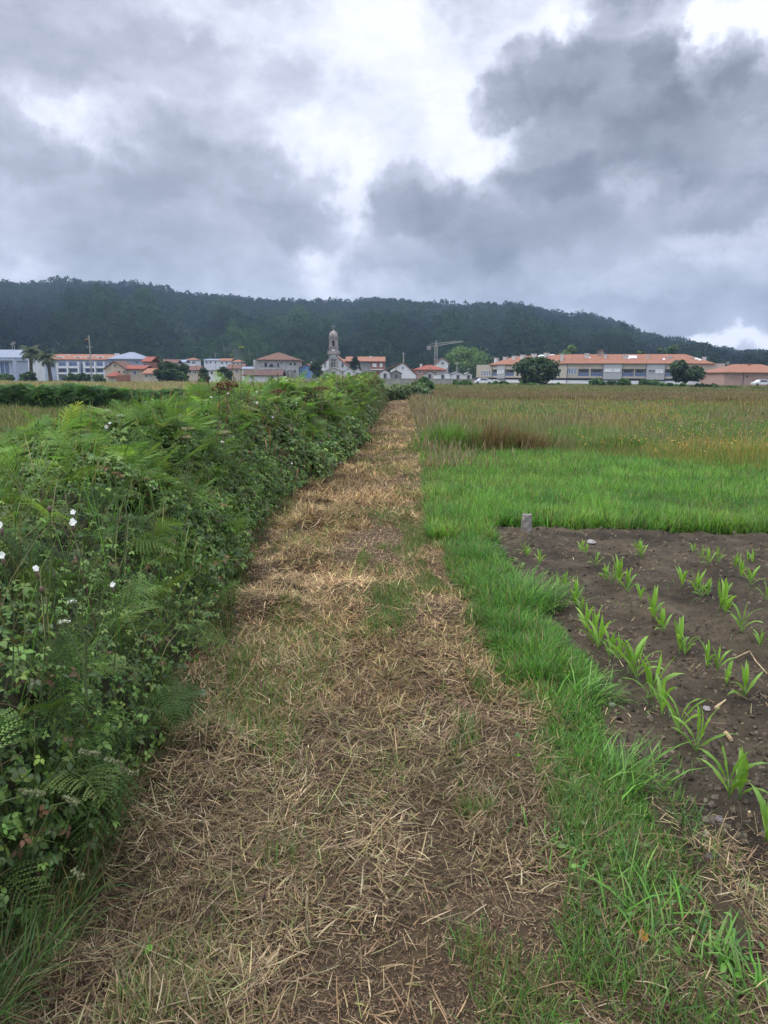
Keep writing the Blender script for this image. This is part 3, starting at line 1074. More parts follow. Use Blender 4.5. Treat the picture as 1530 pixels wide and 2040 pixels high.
# bare bramble canes, grass stems and dead stalks poking through
sp = Soup()
n = 900
y = sample_y(HY0, 34, n, 1.4)
q = u(.03, .95, n)
p, nn = hedge_pts(q, y, .08)
cc = pick([(.10, .06, .04), (.16, .10, .06), (.09, .12, .05), (.14, .15, .06), (.19, .14, .08)], n)
blades(sp, p, np.where(rng.random(n) < .7, rng.normal(0, .9, n), u(0, 6.28, n)), u(.25, .8, n), np.abs(rng.normal(.5, .4, n)), u(0, 1.5, n), u(.003, .006, n) * (.7 + y / 10), [1, .9, .8, .6, .3], cc)
n = 8500
y = sample_y(HY0, HY1, n, 1.3)
q = u(.02, .9, n)
p, nn = hedge_pts(q, y, .1)
g1 = pick(GREEN + OLIVE, n, None, .2)
blades(sp, p, u(0, 6.283, n), u(.2, .5, n), np.abs(rng.normal(.3, .25, n)), u(.2, 1.2, n), u(.003, .006, n) * (.7 + y / 9), BLADE4, g1)
# brown dead umbels, dock and bramble patches on the far shoulder
n = 2600
y = rng.choice([9.5, 13, 17, 20, 24, 28, 33, 37], n) + rng.normal(0, .8, n)
q = np.clip(rng.normal(.38, .22, n), .03, .95)
p, nn = hedge_pts(q, y, .02)
p += rng.normal(0, .05, p.shape)
cb = pick([(.14, .08, .05), (.20, .12, .07), (.10, .06, .04), (.24, .17, .09)], n)
blades(sp, p, u(0, 6.283, n), u(.08, .28, n), u(0, .8, n), u(0, 1, n), u(.01, .025, n) * (.5 + y / 25), [.3, .4, 1, .6], cb)
hpart('stalks', sp, M_GRASS)

# rank green grass at the hedge foot
sp = Soup()


def foot_grass(n, y0, y1, L0, L1, w0, w1):
    y = sample_y(y0, y1, n, 1.5)
    x = path_l(y) - .42 + .5 * rng.random(n)
    k = rng.random(n) < sm(.32, .6, fbm(x * 3, y * 2, 531, 3) + .18 * sm(2.6, 1.4, y))
    x, y = x[k], y[k]
    n = len(x)
    blades(sp, np.stack([x, y, gz(x, y)], -1), rng.normal(-.1, 1.3, n), u(L0, L1, n), np.abs(rng.normal(.3, .25, n)), u(.3, 1.7, n), u(w0, w1, n), BLADE4, pick([(.07, .15, .04), (.10, .20, .05), (.05, .11, .035), (.14, .19, .07), (.22, .17, .09), (.15, .11, .06)], n, None, .2))


foot_grass(6500, .9, 3, .08, .26, .0025, .0055)
foot_grass(8000, 2.8, 10, .06, .22, .0035, .007)
foot_grass(3500, 10, 36, .10, .25, .01, .018)
hpart('foot_grass', sp, M_GRASS)
# small white bindweed blossoms over the far shoulder
sp = Soup()
n = 75
y = np.where(rng.random(n) < .7, rng.normal(13, 3.4, n), u(6, 34, n)).clip(5, 36)
q = np.clip(rng.normal(.55, .2, n), .1, .95)
p, nn = hedge_pts(q, y, -.07)
petal = np.array([(math.cos(a) * .5, math.sin(a) * .5, .22 if k % 2 else .12) for k, a in enumerate(np.linspace(0, 2 * math.pi, 11)[:-1])] + [(0, 0, -.15)])
pt = (petal, [np.array([(k, (k + 1) % 10, 10) for k in range(10)])])
X, Y, Z = axes_from(nn + rng.normal(0, .4, (n, 3)) + np.array([0, -.9, .2]), rng.normal(0, 1, (n, 3)))
place_all(sp, pt, p + nn * .05, X, Y, Z, u(.022, .038, n), np.full((n, 3), .74))
hpart('blossoms', sp, M_PETAL)

# dock, clover and plantain leaves among the grass
sp = Soup()
n = 230
y = np.concatenate([sample_y(1.6, 7.6, 130, 1.4), u(7.5, 13, 70), sample_y(1.6, 6, 30)])
x = np.concatenate([soil_edge(y[:130]) - u(-.12, .45, 130), .6 + u(0, 5.5, 70), path_l(y[200:]) - u(-.1, .3, 30)])
P0, Q0, T0 = leaf_template(.10)
for j in range(6):
    az = u(0, 6.283, n)
    el = u(.15, 1.0, n)
    Yv = np.stack([np.cos(az) * np.cos(el), np.sin(az) * np.cos(el), np.sin(el)], -1)
    X, Y, Z = axes_from(np.array([0, 0, 1.0]) + rng.normal(0, .35, (n, 3)), Yv)
    place_all(sp, (P0 * np.array([.8, 1, 1]), [Q0, T0]), np.stack([x + rng.normal(0, .02, n), y + rng.normal(0, .02, n), u(.0, .06, n)], -1), X, Y, Z, u(.025, .065, n) * (.40 + y / 11), pick([(.10, .22, .045), (.14, .29, .05), (.07, .16, .04), (.17, .24, .07)], n, None, .2))
tag(link('broad_weeds', sp.mesh('broad_weeds'), M_LEAF), 'broad leaved weeds among the verge and field grass', 'weeds', kind='stuff')

# second hedge across the left field
h2 = empty('field_hedge', (-14, 28.5, 0))
tag(h2, 'dark green bracken hedge crossing the left field', 'hedge')
sp = Soup()
sl = Soup()


def h2_surf(x, v):
    H = 1.05 * (.8 + .4 * fbm(x * .5, 3, 541, 3))
    bump = fbm(x * 1.3, v * 3, 543, 4)
    return np.stack([x, 28.5 - .75 * np.cos(v * math.pi) * (.7 + .6 * bump), H * np.sin(v * math.pi) ** .5 * (.75 + .5 * bump)], -1)


xs2 = np.arange(-26, -3.4, .15)
vs2 = np.linspace(0, 1, 22)
Xg, Vg = np.meshgrid(xs2, vs2)
c2 = h2_surf(Xg.ravel(), Vg.ravel())
c2[:, 2] *= .88
i = (np.arange(21)[:, None] * len(xs2) + np.arange(len(xs2) - 1)[None]).ravel()
sp.add(c2, [np.stack([i, i + 1, i + 1 + len(xs2), i + len(xs2)], -1)], pick([(.03, .045, .016), (.04, .04, .02)], len(c2)))
o = link('undergrowth', sp.mesh('undergrowth'), M_WOOD, h2)
o.location = (14, -28.5, 0)
n = 5200
x = u(-26, -3.4, n)
v = rng.random(n) * .8
p = h2_surf(x, v)
az = rng.normal(-1.57, 1.0, n)
el = rng.normal(.15, .4, n)
Yv = np.stack([np.cos(az) * np.cos(el), np.sin(az) * np.cos(el), np.sin(el)], -1)
X, Y, Z = axes_from(np.array([0, -.2, 1.0]) + rng.normal(0, .3, (n, 3)), Yv)
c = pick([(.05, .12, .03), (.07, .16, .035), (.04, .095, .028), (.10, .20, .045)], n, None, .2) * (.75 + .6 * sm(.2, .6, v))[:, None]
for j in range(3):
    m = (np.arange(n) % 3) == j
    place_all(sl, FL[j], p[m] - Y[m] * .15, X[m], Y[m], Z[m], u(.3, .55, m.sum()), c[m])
o = link('bracken_fronds', sl.mesh('bracken_fronds'), M_FERN, h2)
o.location = (14, -28.5, 0)
# ------------------------------------------------------------------ solid building helpers
class Frame:
    """plan frame of a building: u along the front, d away from the front"""
    def __init__(self, x, y, ang=0.0):
        self.o = np.array([x, y, 0.0])
        self.U = np.array([math.cos(ang), math.sin(ang), 0])
        self.D = np.array([-math.sin(ang), math.cos(ang), 0])

    def p(self, uu, d, z):
        return self.o + self.U * uu + self.D * d + np.array([0, 0, z])

    def uz(self, px, py, d=0.0):
        r = ray(px, py)
        o = self.o + self.D * d
        c = np.array([0, 0, CAM_H])
        t = (o - c).dot(self.D) / r.dot(self.D)
        h = c + r * t
        return float((h - o).dot(self.U)), float(h[2])


class MB:
    def __init__(self, fr=None):
        self.V, self.F, self.fr = [], [], fr

    def poly(self, pts, faces):
        n = len(self.V)
        self.V += [tuple(map(float, p)) for p in pts]
        self.F += [tuple(n + i for i in f) for f in faces]
        return self

    def box(self, u0, u1, d0, d1, z0, z1):
        f = self.fr
        pts = [f.p(a, b, c) for c in (z0, z1) for (a, b) in ((u0, d0), (u1, d0), (u1, d1), (u0, d1))]
        return self.poly(pts, [(0, 3, 2, 1), (4, 5, 6, 7), (0, 1, 5, 4), (1, 2, 6, 5), (2, 3, 7, 6), (3, 0, 4, 7)])

    def gable_u(self, u0, u1, d0, d1, z0, z1, a=.5, t=.18):
        """roof whose ridge runs along u, a thick folded sheet"""
        f, dm = self.fr, d0 + (d1 - d0) * a
        P = []
        for uu in (u0, u1):
            for (d, z) in ((d0, z0), (dm, z1), (d1, z0), (d1, z0 - t), (dm, z1 - t), (d0, z0 - t)):
                P.append(f.p(uu, d, z))
        fs = [(k, (k + 1) % 6, (k + 1) % 6 + 6, k + 6) for k in range(6)]
        return self.poly(P, [tuple(reversed(q)) for q in fs] + [(0, 5, 4, 1), (1, 4, 3, 2), (6, 7, 10, 11), (7, 8, 9, 10)])

    def gable_d(self, u0, u1, d0, d1, z0, z1, a=.5, t=.18):
        f, um = self.fr, u0 + (u1 - u0) * a
        P = []
        for d in (d0, d1):
            for (uu, z) in ((u0, z0), (um, z1), (u1, z0), (u1, z0 - t), (um, z1 - t), (u0, z0 - t)):
                P.append(f.p(uu, d, z))
        fs = [(k, (k + 1) % 6, (k + 1) % 6 + 6, k + 6) for k in range(6)]
        return self.poly(P, fs + [(0, 1, 4, 5), (1, 2, 3, 4), (6, 11, 10, 7), (7, 10, 9, 8)])

    def hip(self, u0, u1, d0, d1, z0, z1, r0, r1, t=.2):
        f, dm = self.fr, (d0 + d1) / 2
        P = [f.p(u0, d0, z0), f.p(u1, d0, z0), f.p(u1, d1, z0), f.p(u0, d1, z0), f.p(r0, dm, z1), f.p(r1, dm, z1)]
        P += [f.p(u0, d0, z0 - t), f.p(u1, d0, z0 - t), f.p(u1, d1, z0 - t), f.p(u0, d1, z0 - t)]
        return self.poly(P, [(0, 1, 5, 4), (1, 2, 5), (2, 3, 4, 5), (3, 0, 4), (0, 6, 7, 1), (1, 7, 8, 2), (2, 8, 9, 3), (3, 9, 6, 0), (6, 9, 8, 7)])

    def pent(self, u0, u1, d0, d1, z0, z1, apex, a=.5):
        """box with a gable-shaped front and back"""
        f, um = self.fr, u0 + (u1 - u0) * a
        P = []
        for d in (d0, d1):
            P += [f.p(u0, d, z0), f.p(u1, d, z0), f.p(u1, d, z1), f.p(um, d, apex), f.p(u0, d, z1)]
        return self.poly(P, [(0, 1, 2, 3, 4), (9, 8, 7, 6, 5), (1, 6, 7, 2), (2, 7, 8, 3), (3, 8, 9, 4), (4, 9, 5, 0), (0, 5, 6, 1)])

    def tube(self, pts, rs, n=8, cap=True):
        pts = [np.array(p, float) for p in pts]
        base = len(self.V)
        for k, p in enumerate(pts):
            t = pts[min(k + 1, len(pts) - 1)] - pts[max(k - 1, 0)]
            t = t / (np.linalg.norm(t) + 1e-9)
            a = np.cross(t, [0, 0, 1.0]) if abs(t[2]) < .95 else np.cross(t, [1.0, 0, 0])
            a /= np.linalg.norm(a)
            b = np.cross(t, a)
            for j in range(n):
                g = 2 * math.pi * j / n
                self.V.append(tuple(p + rs[k] * (math.cos(g) * a + math.sin(g) * b)))
        for k in range(len(pts) - 1):
            for j in range(n):
                q = base + k * n
                self.F.append((q + j, q + (j + 1) % n, q + n + (j + 1) % n, q + n + j))
        if cap:
            self.F.append(tuple(base + j for j in range(n))[::-1])
            self.F.append(tuple(base + (len(pts) - 1) * n + j for j in range(n)))
        return self

    def lathe(self, c, prof, n=12, sq=1.0):
        base = len(self.V)
        for (r, z) in prof:
            for j in range(n):
                g = 2 * math.pi * (j + .5) / n
                self.V.append((c[0] + r * math.cos(g), c[1] + r * math.sin(g) * sq, c[2] + z))
        for k in range(len(prof) - 1):
            for j in range(n):
                q = base + k * n
                self.F.append((q + j, q + (j + 1) % n, q + n + (j + 1) % n, q + n + j))
        self.F.append(tuple(base + j for j in range(n))[::-1])
        self.F.append(tuple(base + (len(prof) - 1) * n + j for j in range(n)))
        return self

    def build(self, name, m, parent=None, smooth=False):
        me = bpy.data.meshes.new(name)
        me.from_pydata(self.V, [], self.F)
        if smooth:
            me.polygons.foreach_set('use_smooth', np.ones(len(me.polygons), bool))
        me.update()
        o = link(name, me, m, parent)
        if parent is not None:
            p, q = parent, Vector((0, 0, 0))
            while p is not None:
                q += p.location
                p = p.parent
            o.location = -q
        return o


# building materials
ORANGE = mat('orange_tiles', (.325, .160, .098), (.245, .11, .066), 1.3, .85, .2, detail=8)
REDT = mat('red_tiles', (.31, .10, .065), (.22, .07, .045), 1.5, .85, .2, detail=8)
BROWNT = mat('brown_tiles', (.19, .105, .075), (.12, .07, .052), 1.0, .9, .2, detail=8)
DARKT = mat('dark_tiles', lin(112, 88, 78), lin(78, 64, 60), 1.2, .9, .2, detail=8)
WHITE = mat('white_render', (.76, .77, .78), (.62, .63, .65), .7, .85, .2, detail=8)
OLDW = mat('stained_white_render', (.56, .56, .55), (.34, .34, .33), .6, .9, .2, detail=9, stretch=(1.6, 1.6, .4))
CREAM = mat('cream_render', lin(196, 186, 165), lin(176, 164, 144), .8, .9, .2)
BEIGE = mat('beige_cladding', (.46, .41, .34), (.40, .355, .29), .9, .8, .25)
GREYC = mat('grey_cladding', (.40, .41, .42), (.36, .37, .38), .9, .8, .25)
GREYB = mat('pale_blue_grey_render', lin(166, 178, 196), lin(150, 162, 180), .8, .85, .25)
GREYROOF = mat('grey_roofing', (.25, .28, .34), (.20, .23, .28), .8, .7, .3)
BLUEW = mat('blue_render', lin(120, 155, 205), lin(104, 138, 186), .9, .85, .2)
CHIM = mat('chimney_render', (.60, .59, .57), (.48, .47, .46), .9, .9, .2)
BRICK = mat('orange_brick', (.30, .14, .09), (.22, .10, .065), 2.2, .9, .2, detail=8)
PINK = mat('pink_render', (.46, .31, .25), (.40, .26, .21), .6, .9, .2)
STONE = mat('granite', lin(172, 163, 155), lin(122, 115, 111), 1.1, .9, .25, detail=9)
GSTONE = mat('grey_granite', lin(150, 150, 148), lin(112, 110, 110), .9, .9, .25, detail=9)
GLASS = mat('window_glass', (.055, .065, .085), (.03, .04, .055), .5, .12, .6)
BLUEG = mat('blue_shutter', lin(96, 112, 146), lin(78, 94, 126), .6, .5, .4)
SHADE = mat('dark_interior', (.035, .035, .04), (.02, .02, .024), .5, .7, .2)
BLIND = mat('white_blind', (.70, .71, .73), (.62, .63, .66), 1.2, .6, .3)
DARKW = mat('dark_wood', (.06, .045, .035), (.035, .028, .022), 1.5, .8, .2)
CONC = mat('concrete', lin(168, 164, 156), lin(134, 130, 124), 1.0, .9, .2, detail=8)
METAL = mat('painted_steel', (.42, .42, .40), (.32, .32, .31), 1.0, .6, .4)
IRON = mat('dark_iron', (.08, .08, .085), (.05, .05, .055), 1.0, .6, .4)
BARK = mat('bark', (.12, .09, .065), (.06, .045, .035), 3.0, .95, .15)


def house(name, label, cat, px0, px1, y, group=None, zb=0.0):
    x0, x1 = at(px0, 745, y)[0], at(px1, 745, y)[0]
    fr = Frame((x0 + x1) / 2, y)
    root = empty(name, ((x0 + x1) / 2, y, zb))
    tag(root, label, cat, group)
    return root, fr


def window(root, fr, px0, px1, py0, py1, d=0.0, glass=None, frame=None, bars=0, t=.09):
    u0, z1 = fr.uz(min(px0, px1), py0, d)
    u1, z0 = fr.uz(max(px0, px1), py1, d)
    frame, glass = frame or WHITE, glass or GLASS
    m = MB(fr)
    m.box(u0 - t, u0, d - .06, d + .05, z0, z1).box(u1, u1 + t, d - .06, d + .05, z0, z1)
    m.box(u0 - t, u1 + t, d - .065, d + .05, z1, z1 + t).box(u0 - t - .05, u1 + t + .05, d - .1, d + .05, z0 - t, z0)
    for k in range(bars):
        c = u0 + (u1 - u0) * (k + 1) / (bars + 1)
        m.box(c - .04, c + .04, d - .05, d + .03, z0, z1)
    w = m.build('window', frame, root)
    MB(fr).box(u0, u1, d - .03, d + .045, z0, z1).build('pane', glass, w)
    return w


def chimney(parent, fr, px0, px1, py0, py1, d, m=None, dd=.9):
    u0, z1 = fr.uz(px0, py0, d)
    u1, z0 = fr.uz(px1, py1, d)
    b = MB(fr).box(u0, u1, d, d + dd, z0 - .7, z1 - .18).box(u0 - .1, u1 + .1, d - .1, d + dd + .1, z1 - .18, z1)
    return b.build('chimney', m or WHITE, parent)


# ---------------- long terrace with orange roof (left)
r, f = house('terraced_block', 'long grey three storey terrace with orange roof and dormers', 'apartment block', 82, 226, 205)
a0, a1 = f.uz(82, 716)[0], f.uz(226, 716)[0]
ze, zr = f.uz(150, 717)[1], f.uz(150, 705.5, 5)[1]
MB(f).box(a0, a1, 0, 10, 0, ze).build('wall', GREYB, r)
MB(f).gable_u(a0 - .3, a1 + .3, -.5, 10.5, ze + .18, zr).build('roof', ORANGE, r)
for (q0, q1) in ((115, 125), (150, 160), (172, 181), (195, 204)):
    u0, z1 = f.uz(q0, 711.5, 1.0)
    u1, z0 = f.uz(q1, 718.5, 1.0)
    dm = MB(f).box(u0 - .25, u1 + .25, 1.0, 3.2, z0, z1 + .25).build('dormer', WHITE, r)
    MB(f).box(u0 + .15, u1 - .15, .94, 1.02, z0 + .3, z1).build('pane', GLASS, dm)
for (q0, q1) in ((118, 136), (138, 158), (171, 191), (194, 209)):
    for (p0, p1) in ((722.5, 729), (735, 741)):
        window(r, f, q0 + .5, q1 - .5, p0, p1, 0, BLUEG, GREYB, 2)
    u0, u1 = f.uz(q0, 730)[0], f.uz(q1, 730)[0]
    for (p0, p1) in ((729.8, 733.6), (742, 745.5)):
        z1, z0 = f.uz(q0, p0)[1], f.uz(q0, p1)[1]
        MB(f).box(u0, u1, -1.1, -.02, z0, z1).build('balcony', WHITE, r)
for q in (117, 137, 159, 170, 192, 210):
    c = f.uz(q, 730)[0]
    MB(f).box(c - .18, c + .18, -1.2, -.01, 0, f.uz(q, 721)[1]).build('pier', WHITE, r)
window(r, f, 161, 169, 724, 741, 0, BLUEG, GREYB)
for q in (136, 189):
    chimney(r, f, q - 2.5, q + 2.5, 707, 714, 3)

# ---------------- grey roofed house
r, f = house('grey_roofed_house', 'pale grey two storey house under a shallow grey hip roof', 'house', 216, 286, 196)
u0, ze = f.uz(216, 716)
u1, _ = f.uz(284, 716)
MB(f).box(u0, u1, 0, 9, 0, ze).build('wall', GREYB, r)
rf = MB(f).hip(u0 - .5, u1 + .4, -.5, 9.5, ze + .2, f.uz(250, 701.5, 4.5)[1], f.uz(246, 702)[0], f.uz(256, 702)[0]).build('roof', GREYROOF, r)
chimney(rf, f, 229, 235, 704, 708, 3)
for q in ((241.5, 251, 719, 725), (258.5, 262, 719.5, 724), (269.5, 277, 719.5, 725), (216, 226, 720, 725)):
    window(r, f, *q, bars=1, glass=BLUEG)

# ---------------- cream house with gable
r, f = house('cream_gabled_house', 'cream gabled house with red roofed porch beside the terrace', 'house', 208, 286, 172)
u0, zl = f.uz(208, 735)
u1, za = f.uz(229, 720.5)
u2, ze2 = f.uz(284.5, 735.5)
um = f.uz(250, 735)[0]
MB(f).pent(u0, um, 0, 8, 0, zl, za).box(um, u2, .6, 8, 0, ze2 - .1).build('wall', CREAM, r)
MB(f).gable_d(u0 - .25, um + .25, -.3, 8.2, zl + .05, za + .22).build('roof', BROWNT, r)
MB(f).gable_u(um - 1.4, u2 + .3, .1, 8.5, ze2 + .1, f.uz(262, 727.5, 4)[1]).build('roof', REDT, r)
for q in ((227, 231, 726.5, 730.5), (235.5, 239.5, 739, 743), (245, 249, 739, 743)):
    window(r, f, *q, frame=CREAM)
window(r, f, 265, 272, 739, 746, .6, bars=1, glass=BLUEG)
pu0, pz = f.uz(212, 749, -3)
pu1, pt = f.uz(239, 741, -3)
pr = MB(f).box(pu0 + .4, pu1 - .4, -3, -.02, 0, pz - .2).build('porch', CREAM, r)
MB(f).hip(pu0, pu1, -3.4, -.03, pz, pt, (pu0 + pu1) / 2 - .3, (pu0 + pu1) / 2 + .3).build('roof', REDT, pr)
wu0, wz = f.uz(233, 747, -4)
MB(f).box(wu0, f.uz(260, 747, -4)[0], -4.4, -4.1, 0, wz).build('garden_wall', BRICK, r)

# ---------------- white modern house at the left edge
r, f = house('white_modern_house', 'white modern house with big glazed front and grey sloping roof', 'house', -60, 45, 178)
u0, ze = f.uz(-60, 713)
u1 = f.uz(46, 713)[0]
MB(f).box(u0, u1, 0, 11, 0, ze).build('wall', WHITE, r)
rf = MB(f).gable_u(u0 - .4, u1 + .4, -.5, 11.5, ze + .2, f.uz(5, 696.5, 5.5)[1]).build('roof', GREYROOF, r)
chimney(rf, f, 35, 41.5, 700, 711, 4)
b0, bz = f.uz(-60, 714.5, -6)
b1 = f.uz(30, 714, -6)[0]
ext = MB(f).box(b0, b1, -6, -.05, 0, bz - .4).box(b0, b1 + .3, -6.6, -.03, bz - .4, bz).box(b1 - .35, b1 + .3, -6.6, -6.02, 0, bz - .4).build('glazed_wing', GREYB, r)
for q in ((-40, -12, 721, 745), (-10, 20, 721, 745)):
    w = window(r, f, *q, d=-6, glass=BLUEG, bars=2)
window(r, f, 33, 43, 722, 735, glass=BLUEG)

# ---------------- small houses near and far
def small_house(name, label, px0, px1, eave, ridge, y, roof, wall, wins=(), kind='hip', zb=0.0, depth=8, base=None, a=.5, chim=None, over=.35, cat='house'):
    r, f = house(name, label, cat, px0, px1, y, zb=zb)
    u0, ze = f.uz(px0, eave)
    u1, _ = f.uz(px1, eave)
    if kind == 'gable_front':
        za = f.uz((px0 + px1) / 2, ridge)[1]
        MB(f).pent(u0, u1, 0, depth, zb, ze, za, a).build('wall', wall, r)
        MB(f).gable_d(u0 - over, u1 + over, -over, depth + over, ze + .05, za + .2, a).build('roof', roof, r)
    else:
        zr = f.uz((px0 + px1) / 2, ridge, depth / 2)[1]
        MB(f).box(u0, u1, 0, depth, zb, ze).build('wall', wall, r)
        w = u1 - u0
        m = MB(f)
        if kind == 'hip':
            k = min(.42 * w, depth * .5)
            m.hip(u0 - over, u1 + over, -over, depth + over, ze + .2, zr, u0 + k, u1 - k)
        else:
            m.gable_u(u0 - over, u1 + over, -over, depth + over, ze + .15, zr)
        rf = m.build('roof', roof, r)
        if chim:
            chimney(rf, f, *chim, depth * .35)
    for q in wins:
        window(r, f, *q)
    return r, f


small_house('brick_red_house', 'tall orange roofed house rising behind the cream house', 284.5, 299, 721, 710.5, 186, REDT, BRICK, [(287, 291, 724, 728), (294, 297, 724, 728)], 'gable')
small_house('orange_roofed_cottage', 'low orange roofed cottage right of the cream house', 286, 305.5, 745, 733.5, 168, ORANGE, CREAM, [(290, 294, 747, 751), (299, 302, 747, 751)], 'gable')
small_house('hillfoot_house', 'small white far house with bright orange hip roof', 371, 391, 717.5, 712.8, 330, ORANGE, WHITE, [(374, 378, 720.5, 724), (383, 388, 720.5, 724)], 'hip', zb=4.0)
small_house('hillfoot_house', 'long white far house under a pale blue grey roof', 406, 436, 718, 714.8, 340, GREYROOF, WHITE, [(410, 413, 720, 724), (418, 421, 720, 724), (428, 431, 720, 724)], 'gable', zb=4.0)
small_house('hillfoot_house', 'far white house with peach coloured gabled roof', 437, 461, 719, 714, 335, ORANGE, WHITE, [(441, 444, 721, 725), (450, 453, 721, 725)], 'gable', zb=4.0)
small_house('hillfoot_house', 'squat far house with orange roof left of the manor', 461, 481, 721.5, 716.5, 325, ORANGE, WHITE, [(465, 468, 723, 727), (473, 476, 723, 727)], 'hip', zb=3.5)
small_house('hillfoot_house', 'dull brown roofed barn behind the dark bushes', 318, 352, 724, 716, 300, BROWNT, CREAM, [(324, 328, 726, 730)], 'gable', zb=2.0)
small_house('hillfoot_house', 'grey white far house showing between bushes and barn', 352, 368, 722, 716.5, 310, GREYROOF, WHITE, [(356, 359, 724, 727)], 'gable', zb=2.5)
small_house('brown_roofed_house', 'low brown roofed house below the small white far house', 372, 396, 738, 728.5, 220, BROWNT, CREAM, [(377, 381, 740, 744), (387, 391, 740, 744)], 'gable')
small_house('brown_roofed_house', 'brown roofed shed house next to the manor garden', 452, 484, 735, 725.5, 215, BROWNT, CREAM, [(458, 462, 737, 741), (470, 474, 737, 741)], 'gable')
small_house('garden_shed', 'little white flat shed between two dark round bushes', 416, 433, 738, 736.5, 175, CONC, WHITE, [(420, 424, 741, 745)], 'gable', depth=4, cat='shed')
small_house('white_lean_to', 'small white outhouse with grey roof beside the manor', 482, 502, 735.5, 730.5, 212, GREYROOF, WHITE, [(487, 491, 738, 742)], 'gable', depth=5, cat='outhouse')
small_house('long_low_shed', 'long low white shed with dark brown roof before the manor', 486, 560, 748.5, 736.5, 165, DARKT, WHITE, [(500, 505, 750, 754), (540, 545, 750, 754)], 'gable', depth=6, cat='shed')

# ---------------- manor
r, f = house('white_manor_house', 'big weathered white house with brown hip roof and terrace', 'house', 503, 592, 200)
u0, ze = f.uz(515, 718)
u1, _ = f.uz(591, 718.5)
ul, zl = f.uz(503, 716.5)
MB(f).box(u0, u1, 0, 12, 0, ze).box(ul, u0, 1.0, 10, 0, zl).build('wall', OLDW, r)
MB(f).hip(u0 - .8, u1 + .7, -.9, 12.8, ze + .22, f.uz(548, 702.5, 6)[1], f.uz(545, 703)[0], f.uz(552, 703)[0]).build('roof', BROWNT, r)
for q in ((527, 532, 723, 731), (537, 544, 725.5, 731.5), (552.5, 556, 723.5, 731.5), (559.5, 562, 721.5, 725), (577, 581, 723, 728), (561, 564, 741, 746), (577, 581, 740, 746), (586, 589, 722, 728), (586, 589, 737, 743)):
    window(r, f, *q, frame=OLDW, glass=SHADE)
bu0, bz0 = f.uz(519, 733, -1.2)
bu1, bz1 = f.uz(557, 729, -1.2)
bal = MB(f).box(bu0, bu1, -1.3, -.02, bz0 - .35, bz0).build('balcony', OLDW, r)
m = MB(f).box(bu0, bu1, -1.28, -1.22, bz1 - .08, bz1)
for k in range(20):
    c = bu0 + (bu1 - bu0) * k / 19
    m.box(c - .03, c + .03, -1.27, -1.23, bz0 + .002, bz1 - .082)
m.build('railing', IRON, bal)
gu0, gz1 = f.uz(561, 737, -3)
MB(f).box(gu0, f.uz(581, 737, -3)[0], -3.2, -.03, 0, gz1).build('outbuilding', GSTONE, r)

# ---------------- blue house
small_house('blue_house', 'blue rendered gabled house right of the manor', 594.5, 618, 734, 725.5, 205, ORANGE, BLUEW, [(599, 602, 737, 742), (608, 611, 737, 742)], 'gable_front', a=.72)

# ---------------- church
r, f = house('church', 'old granite church with domed bell tower and cross', 'church', 640, 690, 230)
c = lambda px, py, d=0.0: f.uz(px, py, d)
t0, t1 = c(656, 740)[0], c(673.6, 740)[0]
tw = t1 - t0
tm = (t0 + t1) / 2
zc, zb1, zb2, zd = c(665, 706)[1], c(665, 693)[1], c(665, 673)[1], c(665, 672)[1]
tower = MB(f).box(t0, t1, -1.0, tw - 1.0, 0, zc).build('tower', WHITE, r)
m = MB(f)
for k in range(14):                        # quoins
    z = .1 + k * (zc - .2) / 14
    for (a, b) in ((t0, 1), (t1, -1)):
        w = .75 if k % 2 else .5
        m.box(min(a - b * .06, a + b * w), max(a - b * .06, a + b * w), -1.06, -.6, z, z + (zc - .3) / 14 - .03)
m.build('quoins', STONE, tower)
MB(f).box(t0 - .5, t1 + .5, -1.5, tw - .5, zc, zc + .45).box(t0 - .4, t1 + .4, -1.4, -1.15, zc + .45, zc + 1.1).box(t0 - .4, t0 - .15, -1.15, tw - .6, zc + .45, zc + 1.1).box(t1 + .15, t1 + .4, -1.15, tw - .6, zc + .45, zc + 1.1).build('balustrade', STONE, tower)
stg = MB(f).box(t0 + .02, t1 - .02, -.98, tw - 1.02, zc + .452, zb1).box(t0 - .2, t1 + .2, -1.2, tw - .8, zb1, zb1 + .3).build('clock_stage', STONE, tower)
q0, z1 = c(661.5, 696)
q1, z0 = c(667.5, 703.5)
MB(f).box(q0, q1, -1.06, -.97, z0, z1).build('clock_face', WHITE, stg)
for (pa, pb) in ((657.2, 659.4), (669.8, 672)):
    MB(f).box(c(pa, 700)[0], c(pb, 700)[0], -1.03, -.97, c(665, 704)[1], c(665, 699)[1]).build('opening', SHADE, stg)
# belfry: four piers and arched heads round a dark opening
bl = MB(f)
o0, o1 = c(662.0, 684)[0], c(666.8, 684)[0]
zo0, zo1 = c(665, 690)[1], c(665, 680)[1]
bl.box(t0 + .1, o0, -.9, tw - 1.1, zb1 + .302, zb2).box(o1, t1 - .1, -.9, tw - 1.1, zb1 + .302, zb2)
bl.box(o0, o1, -.9, tw - 1.1, zb1 + .302, zo0)
n = 8
for k in range(n):
    a0_, a1_ = math.pi * k / n, math.pi * (k + 1) / n
    h = (o1 - o0) / 2
    xa, xb = (o0 + o1) / 2 - h * math.cos(a0_), (o0 + o1) / 2 - h * math.cos(a1_)
    bl.box(xa, xb, -.9, tw - 1.1, zo1 + h * min(math.sin(a0_), math.sin(a1_)) * .9, zb2)
bel = bl.box(t0 - .15, t1 + .15, -1.15, tw - .85, zb2, zb2 + .3).build('belfry', STONE, tower)
MB(f).box(o0, o1, .6, .8, zo0, zb2 - .1).build('bell_chamber', SHADE, bel)
cx = f.p(tm, tw / 2 - 1.0, 0)
